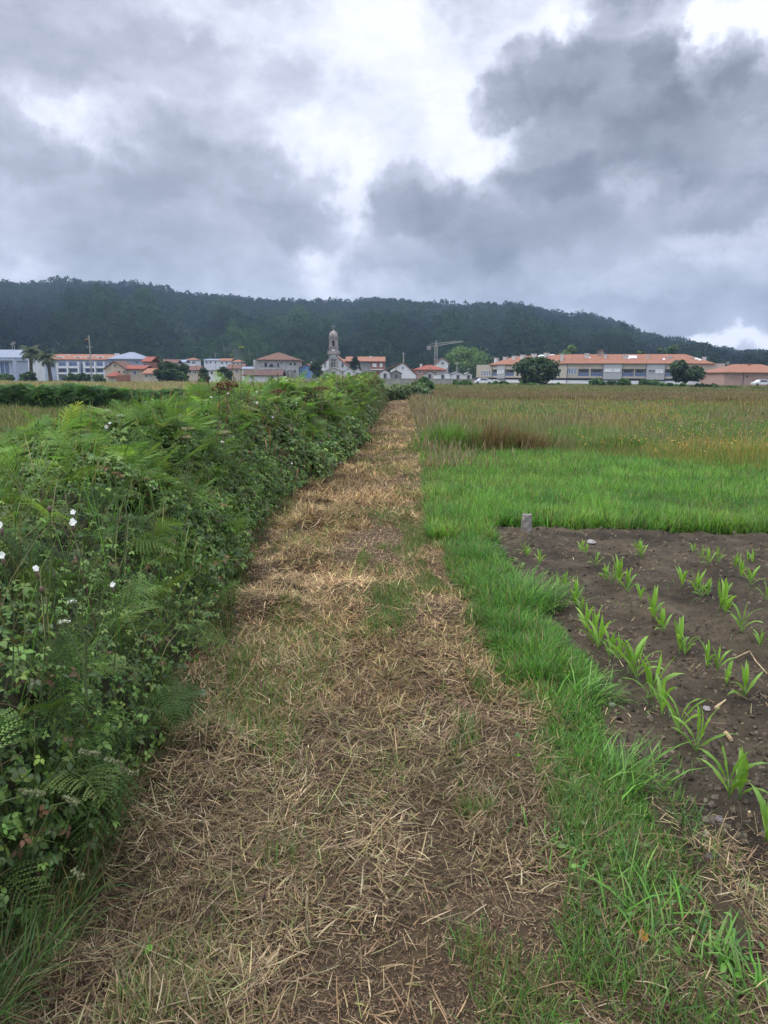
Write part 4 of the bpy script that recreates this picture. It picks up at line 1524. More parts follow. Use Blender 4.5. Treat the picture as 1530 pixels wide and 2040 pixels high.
hd = c(665, 659)[1] - zb2 - .3
MB().lathe((cx[0], cx[1], zb2 + .3), [(tw * .47, 0), (tw * .485, hd * .22), (tw * .47, hd * .45), (tw * .40, hd * .68), (tw * .27, hd * .88), (tw * .12, hd * .99), (tw * .09, hd * 1.02), (tw * .07, hd * 1.14), (tw * .10, hd * 1.17), (tw * .02, hd * 1.24)], 16).build('dome', STONE, tower, True)
zt = c(665, 645)[1]
zx = c(665, 650.5)[1]
MB().tube([(cx[0], cx[1], zb2 + .3 + hd * 1.18), (cx[0], cx[1], zt)], [.13, .10], 6).tube([(cx[0] - .75, cx[1], zx), (cx[0] + .75, cx[1], zx)], [.10, .10], 6).build('cross', GSTONE, tower)
# tall west window with rose
q0, z1 = c(660.5, 712)
q1, z0 = c(668.5, 731)
wv = MB(f).box(q0 - .3, q0, -1.08, -.97, z0, z1 - .7).box(q1, q1 + .3, -1.08, -.97, z0, z1 - .7).box(q0 - .3, q1 + .3, -1.09, -.97, z0 - .3, z0)
hw = (q1 - q0) / 2
for k in range(10):
    a0_, a1_ = math.pi * k / 10, math.pi * (k + 1) / 10
    P = []
    for dd in (-1.085, -.975):
        for (rr, aa) in ((hw, a0_), (hw, a1_), (hw + .3, a1_), (hw + .3, a0_)):
            P.append(f.p((q0 + q1) / 2 - rr * math.cos(aa), dd, z1 - .7 + rr * math.sin(aa)))
    wv.poly(P, [(0, 1, 2, 3), (4, 7, 6, 5), (0, 4, 5, 1), (1, 5, 6, 2), (2, 6, 7, 3), (3, 7, 4, 0)])
wv.box(q0, q1, -1.06, -.98, z1 - 1.5, z1 - 1.25).box((q0 + q1) / 2 - .09, (q0 + q1) / 2 + .09, -1.055, -.975, z0, z1 - .3)
ww = wv.build('window', STONE, tower)
MB(f).box(q0, q1, -1.03, -.97, z0, z1 - .4).build('pane', GLASS, ww)
# nave and aisles behind the tower
n0, zn0 = c(639, 736, 2)
n1, _ = c(692, 736, 2)
nm, zna = c(664, 706.5, 2)
MB(f).pent(n0, n1, 2, 28, 0, c(640, 730, 2)[1], zna).build('nave', WHITE, r)
MB(f).gable_d(n0 - .4, n1 + .4, 1.8, 28.3, c(640, 730, 2)[1] + .08, zna + .3).build('roof', ORANGE, r)
m = MB(f)
for (a, b) in ((n0 - .1, n0 + .7), (t0 - 2.2, t0 - 1.7), (t1 + 1.7, t1 + 2.2), (n1 - .7, n1 + .1)):
    m.box(a, b, 1.9, 2.6, 0, 3.4)
m.build('buttress', STONE, r)
window(r, f, 646, 649, 723, 731, 2, frame=STONE)
window(r, f, 681, 684, 724, 731, 2, frame=STONE)

# ---------------- brick block behind the cemetery
r, f = house('brick_apartment_house', 'orange brick house block with white bands right of the church', 'apartment block', 672, 767, 245)
u0, ze = f.uz(690, 722)
u1, _ = f.uz(766, 720)
us_, zs = f.uz(739, 722)
uc = f.uz(717, 722)[0]
MB(f).box(us_, u1, -.8, 11, 0, ze + .3).box(f.uz(672, 735)[0], uc, 0, 10, 0, f.uz(680, 722)[1]).build('wall', BRICK, r)
MB(f).box(uc, us_, .2, 10, 0, ze).build('rendered_wall', OLDW, r)
rf = MB(f).gable_u(uc - 5, u1 + .3, -1.2, 11.4, ze + .45, f.uz(740, 710.5, 5)[1]).build('roof', ORANGE, r)
MB(f).hip(f.uz(668, 720)[0], uc - 5.02, -.6, 10.4, f.uz(680, 721.5)[1] + .1, f.uz(690, 715, 5)[1], f.uz(680, 720)[0], uc - 5.4).build('roof', ORANGE, r)
chimney(rf, f, 736, 741.5, 709.5, 717, 3.5)
for q in ((742.5, 749.5, 724.5, 730.5), (757, 761.5, 724.5, 730.5), (742.5, 749.5, 739, 744), (757, 761.5, 739, 744)):
    window(r, f, *q, d=-.8, glass=BLIND)
for q in ((676, 680, 727, 732), (683, 686, 726, 734)):
    window(r, f, *q, glass=SHADE)
MB(f).box(f.uz(738, 736)[0], f.uz(764, 736)[0], -1.5, -.82, f.uz(740, 737)[1], f.uz(740, 735.2)[1]).build('balcony', WHITE, r)

# ---------------- gabled and red roofed houses right of the church
r, f = house('white_gabled_house', 'plain white gable wall house with orange roof', 'house', 765, 830, 195)
u0, zl = f.uz(778, 738)
u1, za = f.uz(803, 723)
u2, zr = f.uz(829, 747)
MB(f).poly([f.p(u0, 0, 0), f.p(u2, 0, 0), f.p(u2, 0, zr), f.p(u1, 0, za), f.p(u0, 0, zl), f.p(u0, 14, 0), f.p(u2, 14, 0), f.p(u2, 14, zr), f.p(u1, 14, za), f.p(u0, 14, zl)],
           [(0, 1, 2, 3, 4), (9, 8, 7, 6, 5), (1, 6, 7, 2), (2, 7, 8, 3), (3, 8, 9, 4), (4, 9, 5, 0), (0, 5, 6, 1)]).build('wall', WHITE, r)
P = []
for d in (-.3, 14.3):
    for (uu, z) in ((u0 - 4.5, zl - .9), (u1, za + .25), (u2 + .3, zr + .1), (u2 + .3, zr - .03), (u1, za + .08), (u0 - 4.5, zl - 1.05)):
        P.append(f.p(uu, d, z))
MB(f).poly(P, [(k, (k + 1) % 6, (k + 1) % 6 + 6, k + 6) for k in range(6)] + [(0, 5, 4, 1), (1, 4, 3, 2), (6, 7, 10, 11), (7, 8, 9, 10)]).build('roof', ORANGE, r)
MB(f).box(u0 - 4.2, u0, .3, 13, 0, zl - 1.3).build('lean_to_wall', WHITE, r)
window(r, f, 801, 804, 731, 735)
small_house('red_roofed_bungalow', 'long low bungalow with fresh red roof and white chimney', 825, 889, 737.5, 727, 205, REDT, PINK, [(834, 838, 740, 744), (850, 854, 740, 744), (866, 870, 740, 744), (879, 883, 740, 744)], 'hip', chim=(837, 841, 725, 731))
small_house('white_gabled_cottage', 'white gable fronted cottage standing behind the red roof', 871.5, 893, 722, 713.5, 225, BROWNT, WHITE, [(880, 884, 722, 726)], 'gable_front')

# ---------------- cemetery chapels (small gabled tombs)
def tomb(label, px0, px1, eave, apex, y, wall, roof, a=.5, depth=4, win=None):
    r, f = small_house('cemetery_chapel', label, px0, px1, eave, apex, y, roof, wall, (), 'gable_front', depth=depth, a=a, over=.12, cat='tomb')
    u = (px0 + px1) / 2
    m0, z1 = f.uz(u - 2, eave + 2)
    m1, z0 = f.uz(u + 2, eave + 9)
    dr = MB(f).box(m0 - .12, m0, -.07, .02, 0, z1).box(m1, m1 + .12, -.07, .02, 0, z1).box(m0 - .12, m1 + .12, -.075, .02, z1, z1 + .15).build('door', GSTONE, r)
    MB(f).box(m0, m1, -.03, .02, 0, z1).build('door_leaf', win or IRON, dr)
    xa, za = f.uz(px0 + (px1 - px0) * a, apex)
    MB(f).box(xa - .06, xa + .06, -.06, .06, za + .2, za + 1.0).box(xa - .28, xa + .28, -.05, .05, za + .62, za + .74).build('cross', GSTONE, r)
    return r


tomb('weathered pale tomb chapel just below the church tower', 649, 681, 739, 733, 150, OLDW, CONC)
tomb('bright white tomb chapel with low gable beside the cedar', 685, 705, 741, 735, 152, WHITE, CONC)
tomb('second bright white tomb chapel under the cedar', 703, 722, 741.5, 736, 149, WHITE, CONC)
tomb('grey stone flat topped tomb chapel right of the cedar', 722.5, 746, 741.5, 739.5, 148, GSTONE, CONC)
tomb('white tomb chapel with dark tiled roof by the gable house', 756, 778, 743, 737, 151, WHITE, DARKT)
tomb('dark fronted tomb chapel half hidden by the path bush', 778, 800, 744, 739, 147, GSTONE, DARKT)
tomb('brown roofed tomb chapel between bush and pole', 846, 866, 744, 740, 152, OLDW, DARKT)
tomb('white tomb chapel with dark gable right of the pole', 867, 897, 745.5, 741.5, 146, WHITE, GSTONE, a=.8)
tomb('long white tomb chapel with grey roof before the light tree', 898, 926, 746, 742, 148, WHITE, GSTONE)
tomb('narrow white tomb chapel at the end of the cemetery', 926.5, 940, 746.5, 743, 147, WHITE, GSTONE)
w, f = house('cemetery_wall', 'low grey wall in front of the cemetery chapels', 'wall', 575, 945, 143)
u0, z1 = f.uz(575, 755.5)
u1 = f.uz(945, 756)[0]
MB(f).box(u0, u1, 0, .35, 0, 1.15).box(u0 - .05, u1 + .05, -.05, .4, 1.15, 1.28).build('wall', CONC, w)

# ---------------- long apartment row on the right (two wings)
apt = empty('apartment_row', (70, 204, 0))
tag(apt, 'long beige apartment row with orange roof and many chimneys', 'apartment block')
xL, xM, xR = at(949, 745, 243)[0], at(1128, 745, 207)[0], at(1443, 745, 196)[0]
f1 = Frame(xM, 207, math.atan2(196 - 207, xR - xM))
f2 = Frame(xL, 243, math.atan2(207 - 243, xM - xL))
L1, L2 = math.hypot(xR - xM, 11), math.hypot(xM - xL, 36)
ZE1, ZL1 = f1.uz(1280, 724)[1], f1.uz(1280, 754)[1]
ZE2, ZL2 = ZE1, ZL1
DP = 10.0
BAL1 = [(1152, 1173.5), (1177, 1201), (1240, 1263), (1265, 1287), (1325, 1343), (1428.5, 1442)]
# ground floor, white, set back under the ledge
for (fr, L) in ((f1, L1), (f2, L2)):
    MB(fr).box(.2, L - .2, .25, DP - .3, 0, ZL1 - .6).build('ground_floor', WHITE, apt)
    MB(fr).box(.1, L - .1, .2, DP - .1, ZL1 - .6, ZL1 - .02).build('ledge', SHADE, apt)


def upper(fr, L, bal, ze, zl):
    """upper storey built round its balcony recesses"""
    m = MB(fr)
    cuts = []
    for (a, b) in bal:
        cuts.append((fr.uz(a, 740)[0], fr.uz(b, 740)[0]))
    z0, z1 = zl + .55, ze - 1.55
    m.box(0, L, 0, DP, zl, z0).box(0, L, 0, DP, z1, ze)
    prev = 0.0
    for (a, b) in cuts:
        if a > prev:
            m.box(prev, a, 0, DP, z0 + .001, z1 - .001)
        m.box(a, b, 1.5, DP, z0 + .001, z1 - .001)
        prev = b
    if prev < L:
        m.box(prev, L, 0, DP, z0 + .001, z1 - .001)
    m.build('upper_wall', BEIGE, apt)
    for (a, b) in cuts:
        bb = MB(fr).box(a + .05, b - .05, .02, .08, z0, z0 + .95).build('balcony', GREYC, apt)
        bb.data.materials.clear()
        bb.data.materials.append(BLUEG)
        m = MB(fr).box(a, b, -.03, .11, z0 + .95, z0 + 1.02)
        m.build('handrail', METAL, bb)
        w = MB(fr).box(a + .4, a + .48, 1.42, 1.49, z0, z1 - .3).box(b - .48, b - .4, 1.42, 1.49, z0, z1 - .3).box(a + .4, b - .4, 1.42, 1.49, z1 - .3, z1 - .2).build('window', WHITE, apt)
        MB(fr).box(a + .48, b - .48, 1.45, 1.49, z0, z1 - .3).build('pane', GLASS, w)


upper(f1, L1, BAL1, ZE1, ZL1)
upper(f2, L2, [(981, 990), (1006, 1024)], ZE2, ZL2)
# grey bays standing proud
for (fr, a, b) in ((f1, 1201.8, 1239), (f1, 1288, 1324.5), (f2, 980, 1006)):
    u0, u1 = fr.uz(a, 740, -.25)[0], fr.uz(b, 740, -.25)[0]
    if fr is f2:
        u0, u1 = fr.uz(990.5, 740, -.25)[0], fr.uz(1005.5, 740, -.25)[0]
    MB(fr).box(u0, u1, -.25, -.003, ZL1 - .3, ZE1 + .1).build('bay', GREYC, apt)
for q in ((1205, 1219, 735, 740.5), (1222.5, 1234.5, 735, 740.5)):
    window(apt, f1, *q, d=-.25, glass=BLIND, bars=3)
for q in ((1292, 1304, 736, 742),):
    window(apt, f1, *q, d=-.25, glass=GLASS, bars=3)
for q in ((1307.5, 1312.5, 736.5, 743), (1315, 1320.5, 736.5, 743)):
    window(apt, f1, *q, d=-.25, glass=BLIND)
for q in ((1399.5, 1404, 738, 748), (1415, 1425.5, 739, 745.5)):
    window(apt, f1, *q, glass=BLIND)
for q in ((1130, 1136, 733.5, 744), (1138, 1142, 733.5, 745.5), (1144.5, 1148, 733.5, 745.5)):
    window(apt, f1, *q, glass=BLUEG, bars=1)
for q in ((959.5, 961.5, 739, 748), (965, 967.5, 739, 748), (970, 972, 739, 748), (974.5, 977, 738.5, 748)):
    window(apt, f2, *q, glass=BLUEG)
for q in ((991, 993.5, 738, 744), (996, 998, 738, 744), (1000.5, 1003, 737.5, 743.5)):
    window(apt, f2, *q, d=-.25, glass=BLIND)
for q in ((1030, 1034, 737, 745), (1112, 1117, 735, 744)):
    window(apt, f2, *q, glass=BLUEG)
m = MB(f1)
for q in (1130, 1201, 1239.5, 1287.4, 1325):
    c0 = f1.uz(q, 740)[0]
    m.box(c0 - .07, c0 + .07, -.12, -.004, .2, ZE1)
m.build('downpipe', IRON, apt)
m = MB(f2)
for q in (980.5, 1006.3):
    c0 = f2.uz(q, 740)[0]
    m.box(c0 - .09, c0 + .09, -.12, -.004, .2, ZE1)
m.build('downpipe', IRON, apt)
# roof: hipped at both ends, mitred where the wings meet
zr = f1.uz(1200, 705.8, DP / 2)[1]
a = f1.p(-.4, -.5, ZE1 + .05)
R1 = [f1.p(L1 - 2.6, -.5, ZE1 + .05), f1.p(L1 - 2.6, DP + .5, ZE1 + .05), f1.p(L1 - 9.7, DP / 2, zr)]
jf = (f1.p(0, -.5, ZE1 + .05) + f2.p(L2, -.5, ZE1 + .05)) / 2
jb = (f1.p(0, DP + .5, ZE1 + .05) + f2.p(L2, DP + .5, ZE1 + .05)) / 2
jr = (f1.p(0, DP / 2, zr) + f2.p(L2, DP / 2, zr)) / 2
l0, l1, lr = f2.p(7.0, -.5, ZE1 + .05), f2.p(7.0, DP + .5, ZE1 + .05), f2.p(13.5, DP / 2, zr)
dz = np.array([0, 0, -.18])
top = [l0, jf, R1[0], R1[1], jb, l1, lr, jr, R1[2]]
rm = MB().poly(top + [p + dz for p in top[:6]], [(0, 1, 7, 6), (1, 2, 8, 7), (2, 3, 8), (3, 4, 7, 8), (4, 5, 6, 7), (5, 0, 6), (0, 9, 10, 1), (1, 10, 11, 2), (2, 11, 12, 3), (3, 12, 13, 4), (4, 13, 14, 5), (5, 14, 9, 0), (14, 13, 10, 9), (13, 12, 11, 10)])
roof = rm.build('roof', ORANGE, apt)
for (q0, q1, p0, p1) in ((984.5, 989, 713, 722), (1002, 1007.5, 711, 719.5), (1020, 1025.5, 709, 718), (1036.5, 1043, 707, 717), (1058.5, 1064, 705, 714.5), (1083.5, 1089, 703, 713)):
    chimney(roof, f2, q0, q1, p0, p1, 2.6, CHIM, 1.0)
for (q0, q1, p0, p1) in ((1117, 1122, 705, 714.5), (1164.8, 1173, 704, 715.5), (1203.3, 1209, 706.5, 716.5), (1241, 1250.5, 707, 717.3), (1288, 1294, 709, 719), (1329, 1339, 710, 720), (1376, 1384, 711.5, 721.5), (1400.5, 1406.5, 711, 721.5)):
    chimney(roof, f1, q0, q1, p0, p1, 2.4, CHIM, 1.0)


def skylight(fr, q0, q1, p0, p1):
    k = (zr - ZE1) / (DP / 2 + .5)
    hit = []
    for (q, p) in ((q0, p0), (q1, p1)):
        lo, hi = -.5, DP / 2
        for _ in range(30):
            md = (lo + hi) / 2
            if fr.uz(q, p, md)[1] > ZE1 + .05 + k * (md + .5):
                lo = md
            else:
                hi = md
        hit.append((fr.uz(q, p, lo)[0], lo))
    (ua, da), (ub, db) = hit
    d0, d1 = min(da, db), max(da, db)
    zf = lambda d: ZE1 + .05 + k * (d + .5)
    P = [fr.p(x, d, zf(d) + h) for h in (.02, .16) for (x, d) in ((ua, d0), (ub, d0), (ub, d1), (ua, d1))]
    MB().poly(P, [(0, 3, 2, 1), (4, 5, 6, 7), (0, 1, 5, 4), (1, 2, 6, 5), (2, 3, 7, 6), (3, 0, 4, 7)]).build('skylight', BLIND, roof)


for q in ((1076, 1082, 706.5, 711), (1091, 1098, 706, 711.5)):
    skylight(f2, *q)
for q in ((1172.5, 1177, 712, 714), (1252, 1269, 709.5, 714), (1251, 1255, 713.5, 715.3), (1320, 1325, 715, 717.5), (1384, 1391, 714, 716.5), (1391, 1397, 716, 718.5)):
    skylight(f1, *q)
# satellite dish on the ridge
u0, z0 = f1.uz(1195, 706, 4)
dc = f1.p(u0, 4, 0)
m = MB()
for k in range(7):
    rr, zz = .95 * k / 6, .28 * (k / 6) ** 2
    for j in range(16):
        g = 2 * math.pi * j / 16
        m.V.append((dc[0] + rr * math.cos(g), dc[1] - .25 - zz, z0 + .55 + rr * math.sin(g)))
for k in range(6):
    for j in range(16):
        m.F.append((k * 16 + j, k * 16 + (j + 1) % 16, k * 16 + 16 + (j + 1) % 16, k * 16 + 16 + j))
m.tube([(dc[0], dc[1], z0 - 1.2), (dc[0], dc[1], z0 + .5)], [.09, .09], 6)
m.build('satellite_dish', mat('dish_grey', lin(150, 132, 124), lin(120, 104, 98), 2, .7), roof)

# ---------------- pink house at the right edge
r, f = house('pink_house', 'pink rendered two storey house with orange hip roof', 'house', 1443.5, 1575, 182)
u0, ze = f.uz(1443.5, 743)
u1 = f.uz(1575, 743)[0]
MB(f).box(u0, u1, 0, 14, 0, ze).build('wall', PINK, r)
rf = MB(f).hip(u0 - .4, u1 + .4, -.6, 14.6, ze + .2, f.uz(1495, 725.5, 7)[1], f.uz(1492, 726)[0], f.uz(1498, 726)[0] + 6).build('roof', ORANGE, r)
chimney(rf, f, 1491, 1496, 724.5, 729, 6, ORANGE)
u2, z2 = f.uz(1452, 738, 9)
MB(f).gable_d(u2 - .5, u2 + 4.5, 9, 13, z2, z2 + 1.7).build('roof', BROWNT, r)
for q in ((1457, 1464, 748, 754), (1468, 1472.5, 748, 754), (1500, 1506, 748, 754), (1517, 1522, 748, 754)):
    window(r, f, *q, glass=PINK, frame=PINK)
for q in ((1486.5, 1490, 748, 751.5), (1456, 1460.5, 768, 771), (1499.5, 1504.5, 768, 771.5), (1515, 1524, 768, 771.5)):
    window(r, f, *q, glass=SHADE, frame=PINK)
c0 = f.uz(1481, 750)[0]
MB(f).box(c0 - .07, c0 + .07, -.1, -.003, 0, ze).build('downpipe', IRON, r)

# ---------------- poles, crane, aerials
r = empty('tower_crane', (*at(869, 745, 265)[:2], 0))
tag(r, 'pale tower crane with long jib behind the red roofs', 'crane')
x0, y0, zt = at(869, 678, 265)
zj = at(869, 689, 265)[2]
w = .45
m = MB()
for (sx, sy) in ((-1, -1), (1, -1), (1, 1), (-1, 1)):
    m.tube([(x0 + sx * w, y0 + sy * w, 0), (x0 + sx * w, y0 + sy * w, zj)], [.14, .14], 4)
for k in range(12):
    za, zb_ = zj * k / 12, zj * (k + 1) / 12
    s = 1 if k % 2 else -1
    for (A, B) in (((-s * w, -w), (s * w, -w)), ((-w, -s * w), (-w, s * w)), ((w, s * w), (w, -s * w)), ((s * w, w), (-s * w, w))):
        m.tube([(x0 + A[0], y0 + A[1], za), (x0 + B[0], y0 + B[1], zb_)], [.09, .09], 4)
m.build('mast', CONC, r)
j1 = at(922, 680.5, 268)
m = MB()
for dd in (-.4, .4):
    m.tube([(x0 - 2.5, y0 + dd, zj - .3), (x0, y0 + dd, zj), (j1[0], j1[1] + dd, j1[2])], [.10, .10, .08], 4)
m.tube([(x0 - 2.5, y0, zj + .5), (x0, y0, zj + .9), (j1[0], j1[1], j1[2] + .25)], [.09, .09, .07], 4)
for k in range(14):
    t_, t2 = k / 14, (k + .5) / 14
    A = np.array([x0, y0, zj]) * (1 - t_) + np.array(j1) * t_
    B = np.array([x0, y0, zj + .9]) * (1 - t2) + (np.array(j1) + [0, 0, .25]) * t2
    m.tube([A + [0, -.4, 0], B], [.05, .05], 4).tube([A + [0, .4, 0], B], [.05, .05], 4)
m.build('jib', CONC, r)
MB().tube([(x0, y0, zj), (x0, y0, zt)], [.35, .16], 6).build('tower_head', CONC, r)
MB(Frame(x0 - 2.6, y0)).box(-.7, .7, -.5, .5, zj - 1.4, zj - .1).build('counterweight', CONC, r)


def pole(name, label, px, pyt, y, rad_, m, arms=(), extra=None, cat='pole'):
    x, _, z = at(px, pyt, y)
    r = empty(name, (x, y, 0))
    tag(r, label, cat)
    MB().tube([(x, y, 0), (x, y, z)], [rad_, rad_ * .75], 8).build('post', m, r)
    for (py, hw) in arms:
        za = at(px, py, y)[2]
        b = MB().tube([(x - hw, y - .12, za), (x + hw, y - .12, za)], [.07, .07], 6)
        for s in (-hw * .8, 0, hw * .8):
            b.tube([(x + s, y - .12, za), (x + s, y - .12, za + .3)], [.06, .04], 6)
        b.build('crossarm', m, r)
    return r


p = pole('utility_pole', 'tall concrete utility pole with orange lamp before the terrace', 177, 668, 150, .17, CONC, ((692, .55),))
x, y, z = at(176, 675, 150)
MB().tube([(x, y, z), (x - .35, y - .1, z - .1), (x - .7, y - .15, z - .35)], [.14, .13, .05], 6).build('lamp', mat('orange_lamp', (.45, .22, .06), (.30, .15, .05), 3), p)
pole('utility_pole', 'left one of two thin poles above the white modern house', 23.5, 683, 230, .15, CONC, ((686, .6),))
pole('utility_pole', 'right one of two thin poles above the white modern house', 27.5, 680, 232, .15, CONC, ((682.5, .6), (684.5, .5)))
pole('utility_pole', 'grey pole with crossarms behind the palm trees', 70, 691, 215, .14, CONC, ((694, .7), (696.5, .5)))
pole('utility_pole', 'lattice topped pole behind the white gabled house', 804, 703, 215, .22, CONC, ((704, .5),))
pole('utility_pole', 'thin pole above the far hillfoot houses', 429, 703, 300, .12, CONC, ((705, .4),))
pole('utility_pole', 'slim grey pole left of the blue house', 620, 720, 190, .12, METAL, ((723, .3),))
pole('utility_pole', 'thin mast above the brick block', 766, 710, 250, .1, METAL, ((712, .35),))
pole('lamp_post', 'slim pale lamp post in front of the light green tree', 910, 724, 146, .08, METAL, ((725, .4),), cat='lamp post')
pole('lamp_post', 'slim lamp post between cemetery chapels and cedar', 648, 727, 155, .07, METAL, ((728, .3),), cat='lamp post')
pole('aerial', 'roof aerial mast at the left corner of the pink house', 1450, 721, 186, .06, METAL, ((723, .4), (725, .3)), cat='aerial')

# ------------------------------------------------------------------ trees
QUADLEAF = (np.array([(-.5, -.5, 0), (.5, -.35, .1), (.45, .5, 0), (-.4, .45, .12)]), [np.array([(0, 1, 2, 3)])])


def leaves_mesh(name, centers, radii, n, size, pal, squash=.8):
    """leaf sprays through clumps; hollow, uneven"""
    sp = Soup()
    k = rng.choice(len(centers), n, p=np.array(radii) ** 2 / np.sum(np.array(radii) ** 2))
    C = np.array(centers)[k]
    R = np.array(radii)[k]
    d = nrm(rng.normal(0, 1, (n, 3)))
    rr = R * rng.random(n) ** .35 * (1 + rng.normal(0, .12, n))
    P = C + d * rr[:, None] * np.array([1, 1, squash])
    X, Y, Z = axes_from(d + rng.normal(0, .7, (n, 3)) + np.array([0, 0, .5]), rng.normal(0, 1, (n, 3)))
    clump = rng.normal(1, .16, len(centers))[k]
    place_all(sp, QUADLEAF, P, X, Y, Z, size * u(.6, 1.4, n), pick(pal, n, None, .2) * clump[:, None])
    return sp.mesh(name)


def tree(name, label, pxc, pyt, pyb, wpx, y, pal, n=2600, lean=0, group=None, clumps=22, trunk=.16, flat=1.0, size=.42, low=.3, cat='tree'):
    x, _, zt = at(pxc, pyt, y)
    h = zt
    w = wpx * y / FPX / 2
    root = empty(name, (x, y, 0))
    tag(root, label, cat, group)
    cs, rs = [], []
    for k in range(clumps):
        g = rng.random() * 6.283
        e = rng.random()
        zz = h * (low + (1 - low) * e)
        env = math.sin(math.pi * min(1, .12 + .80 * e)) ** .7
        rr = w * env * math.sqrt(rng.random()) * .85
        s = w * rng.uniform(.22, .42)
        cs.append((x + rr * math.cos(g), y + rr * math.sin(g), min(zz, h - s * .55)))
        rs.append(s)
    link('crown', leaves_mesh('crown', cs, rs, n, size, pal), M_TREE, root).location = (-x, -y, 0)
    m = MB().tube([(x, y, -.1), (x + .1, y, h * .25), (x - .05 + lean, y, h * .6)], [h * .045 + .04, h * .032 + .03, h * .016 + .01], 8)
    for c_ in cs[:9]:
        m.tube([(x + .05, y, h * rng.uniform(.2, .4)), ((x + c_[0]) / 2, (y + c_[1]) / 2, (h * .35 + c_[2]) / 2), c_], [h * .016 + .015, h * .010 + .01, .01], 5)
    m.build('trunk', BARK, root)
    return root


LIGHT_G = [(.085, .16, .04), (.12, .20, .05), (.065, .12, .03), (.16, .24, .07)]
DARK_G = [(.035, .07, .025), (.05, .09, .03), (.028, .05, .022), (.07, .11, .035)]
MID_G = [(.055, .11, .03), (.08, .14, .035), (.04, .08, .025)]
tree('broadleaf_tree', 'large light green tree between cemetery and apartments', 936, 694, 760, 92, 262, LIGHT_G, 5200, clumps=34, size=.5, low=.2)
tree('broadleaf_tree', 'round dark green tree standing before the apartment facade', 1074, 714, 769, 86, 128, DARK_G, 5200, clumps=32, size=.36, low=.14)
tree('broadleaf_tree', 'dark spreading tree with visible trunk before the apartment end', 1368, 721, 772, 66, 132, DARK_G, 3200, clumps=22, size=.36, low=.34)
tree('broadleaf_tree', 'yellow green treetop showing over the middle apartment roof', 1135, 689, 750, 44, 250, LIGHT_G, 2200, size=.6)
tree('broadleaf_tree', 'dark treetop rising over the right part of the apartment roof', 1336, 685, 750, 56, 245, MID_G, 3000, size=.6)
tree('broadleaf_tree', 'small olive treetop just above the apartment roof ridge', 1276, 700, 750, 22, 240, LIGHT_G, 900, size=.5)
tree('broadleaf_tree', 'dark rounded tree between blue house and church', 629, 720, 752, 26, 190, DARK_G, 1800, size=.45, low=.1)
tree('broadleaf_tree', 'wide dark tree left of the small white far house', 334, 722, 752, 62, 150, DARK_G, 3600, clumps=26, size=.36, low=.08)
tree('broadleaf_tree', 'dark bushy tree right of the wide dark tree', 362, 726, 752, 34, 156, DARK_G, 1800, size=.36, low=.08)
tree('broadleaf_tree', 'dark round tree left of the little white shed', 404, 731, 752, 24, 165, DARK_G, 1500, size=.36, low=.05)
tree('broadleaf_tree', 'dark round tree right of the little white shed', 447, 732, 752, 30, 163, DARK_G, 1700, size=.36, low=.05)
tree('broadleaf_tree', 'bushy mid green tree behind the far houses', 312, 708, 745, 26, 260, MID_G, 1300, size=.55, low=.1)
# conifer beside the brick block
x, y, zt = at(707, 709, 190)
r = empty('cedar_tree', (x, y, 0))
tag(r, 'dark conical cedar in front of the brick block', 'tree')
cs, rs = [], []
for k in range(46):
    e = k / 45
    z = zt * (.22 + .76 * e)
    w = 2.3 * (1 - e) ** .8 + .12
    g = k * 2.4
    cs.append((x + w * .7 * math.cos(g), y + w * .7 * math.sin(g), z))
    rs.append(.35 + .5 * (1 - e))
link('crown', leaves_mesh('crown', cs, rs, 3000, .34, [(.022, .045, .022), (.03, .055, .028), (.018, .035, .02)], .5), M_TREE, r).location = (-x, -y, 0)
MB().tube([(x, y, -.1), (x, y, zt * .95)], [.28, .04], 8).build('trunk', BARK, r)


def palm(label, px, pyt, y, spread, lean):
    x, _, zt = at(px, pyt, y)
    zc = zt - spread * .35
    r = empty('palm_tree', (x, y, 0))
    tag(r, label, 'palm tree')
    MB().tube([(x, y, -.1), (x + lean * .4, y, zc * .5), (x + lean, y, zc)], [.42, .34, .36], 10).build('trunk', BARK, r)
    sp = Soup()
    n = 46
    az, el = rng.random(n) * 6.283, u(-.35, 1.35, n)
    for k in range(n):
        L = spread * rng.uniform(.8, 1.1)
        prev = np.array([x + lean, y, zc])
        for s in range(9):
            e_ = el[k] - 1.5 * (s / 8) ** 1.2
            d_ = np.array([math.cos(az[k]) * math.cos(e_), math.sin(az[k]) * math.cos(e_), math.sin(e_)])
            nx = prev + d_ * L / 9
            sd = np.cross(d_, [0, 0, 1.0])
            sd /= np.linalg.norm(sd) + 1e-6
            w = (.50 * math.sin(math.pi * (s + 1) / 10.5) + .05) * spread / 3
            drop = np.array([0, 0, -w * .7])
            for q in (-1, 1):
                for h in (0, .5):
                    a_, b_ = prev + (nx - prev) * h, prev + (nx - prev) * (h + .36)
                    V = np.array([a_, b_, b_ + sd * q * w + drop + d_ * .2, a_ + sd * q * w + drop + d_ * .2])
                    sp.add(V, [np.array([(0, 1, 2, 3)])], pick([(.07, .11, .045), (.09, .13, .055), (.05, .085, .035), (.13, .13, .06)], 1)[0][None].repeat(4, 0))
            prev = nx
    link('fronds', sp.mesh('fronds'), M_TREE, r).location = (-x, -y, 0)


palm('taller palm tree beside the white modern house', 57, 692, 158, 2.9, .4)
palm('shorter palm tree in front of the terraced block', 97, 706, 150, 2.4, -.3)


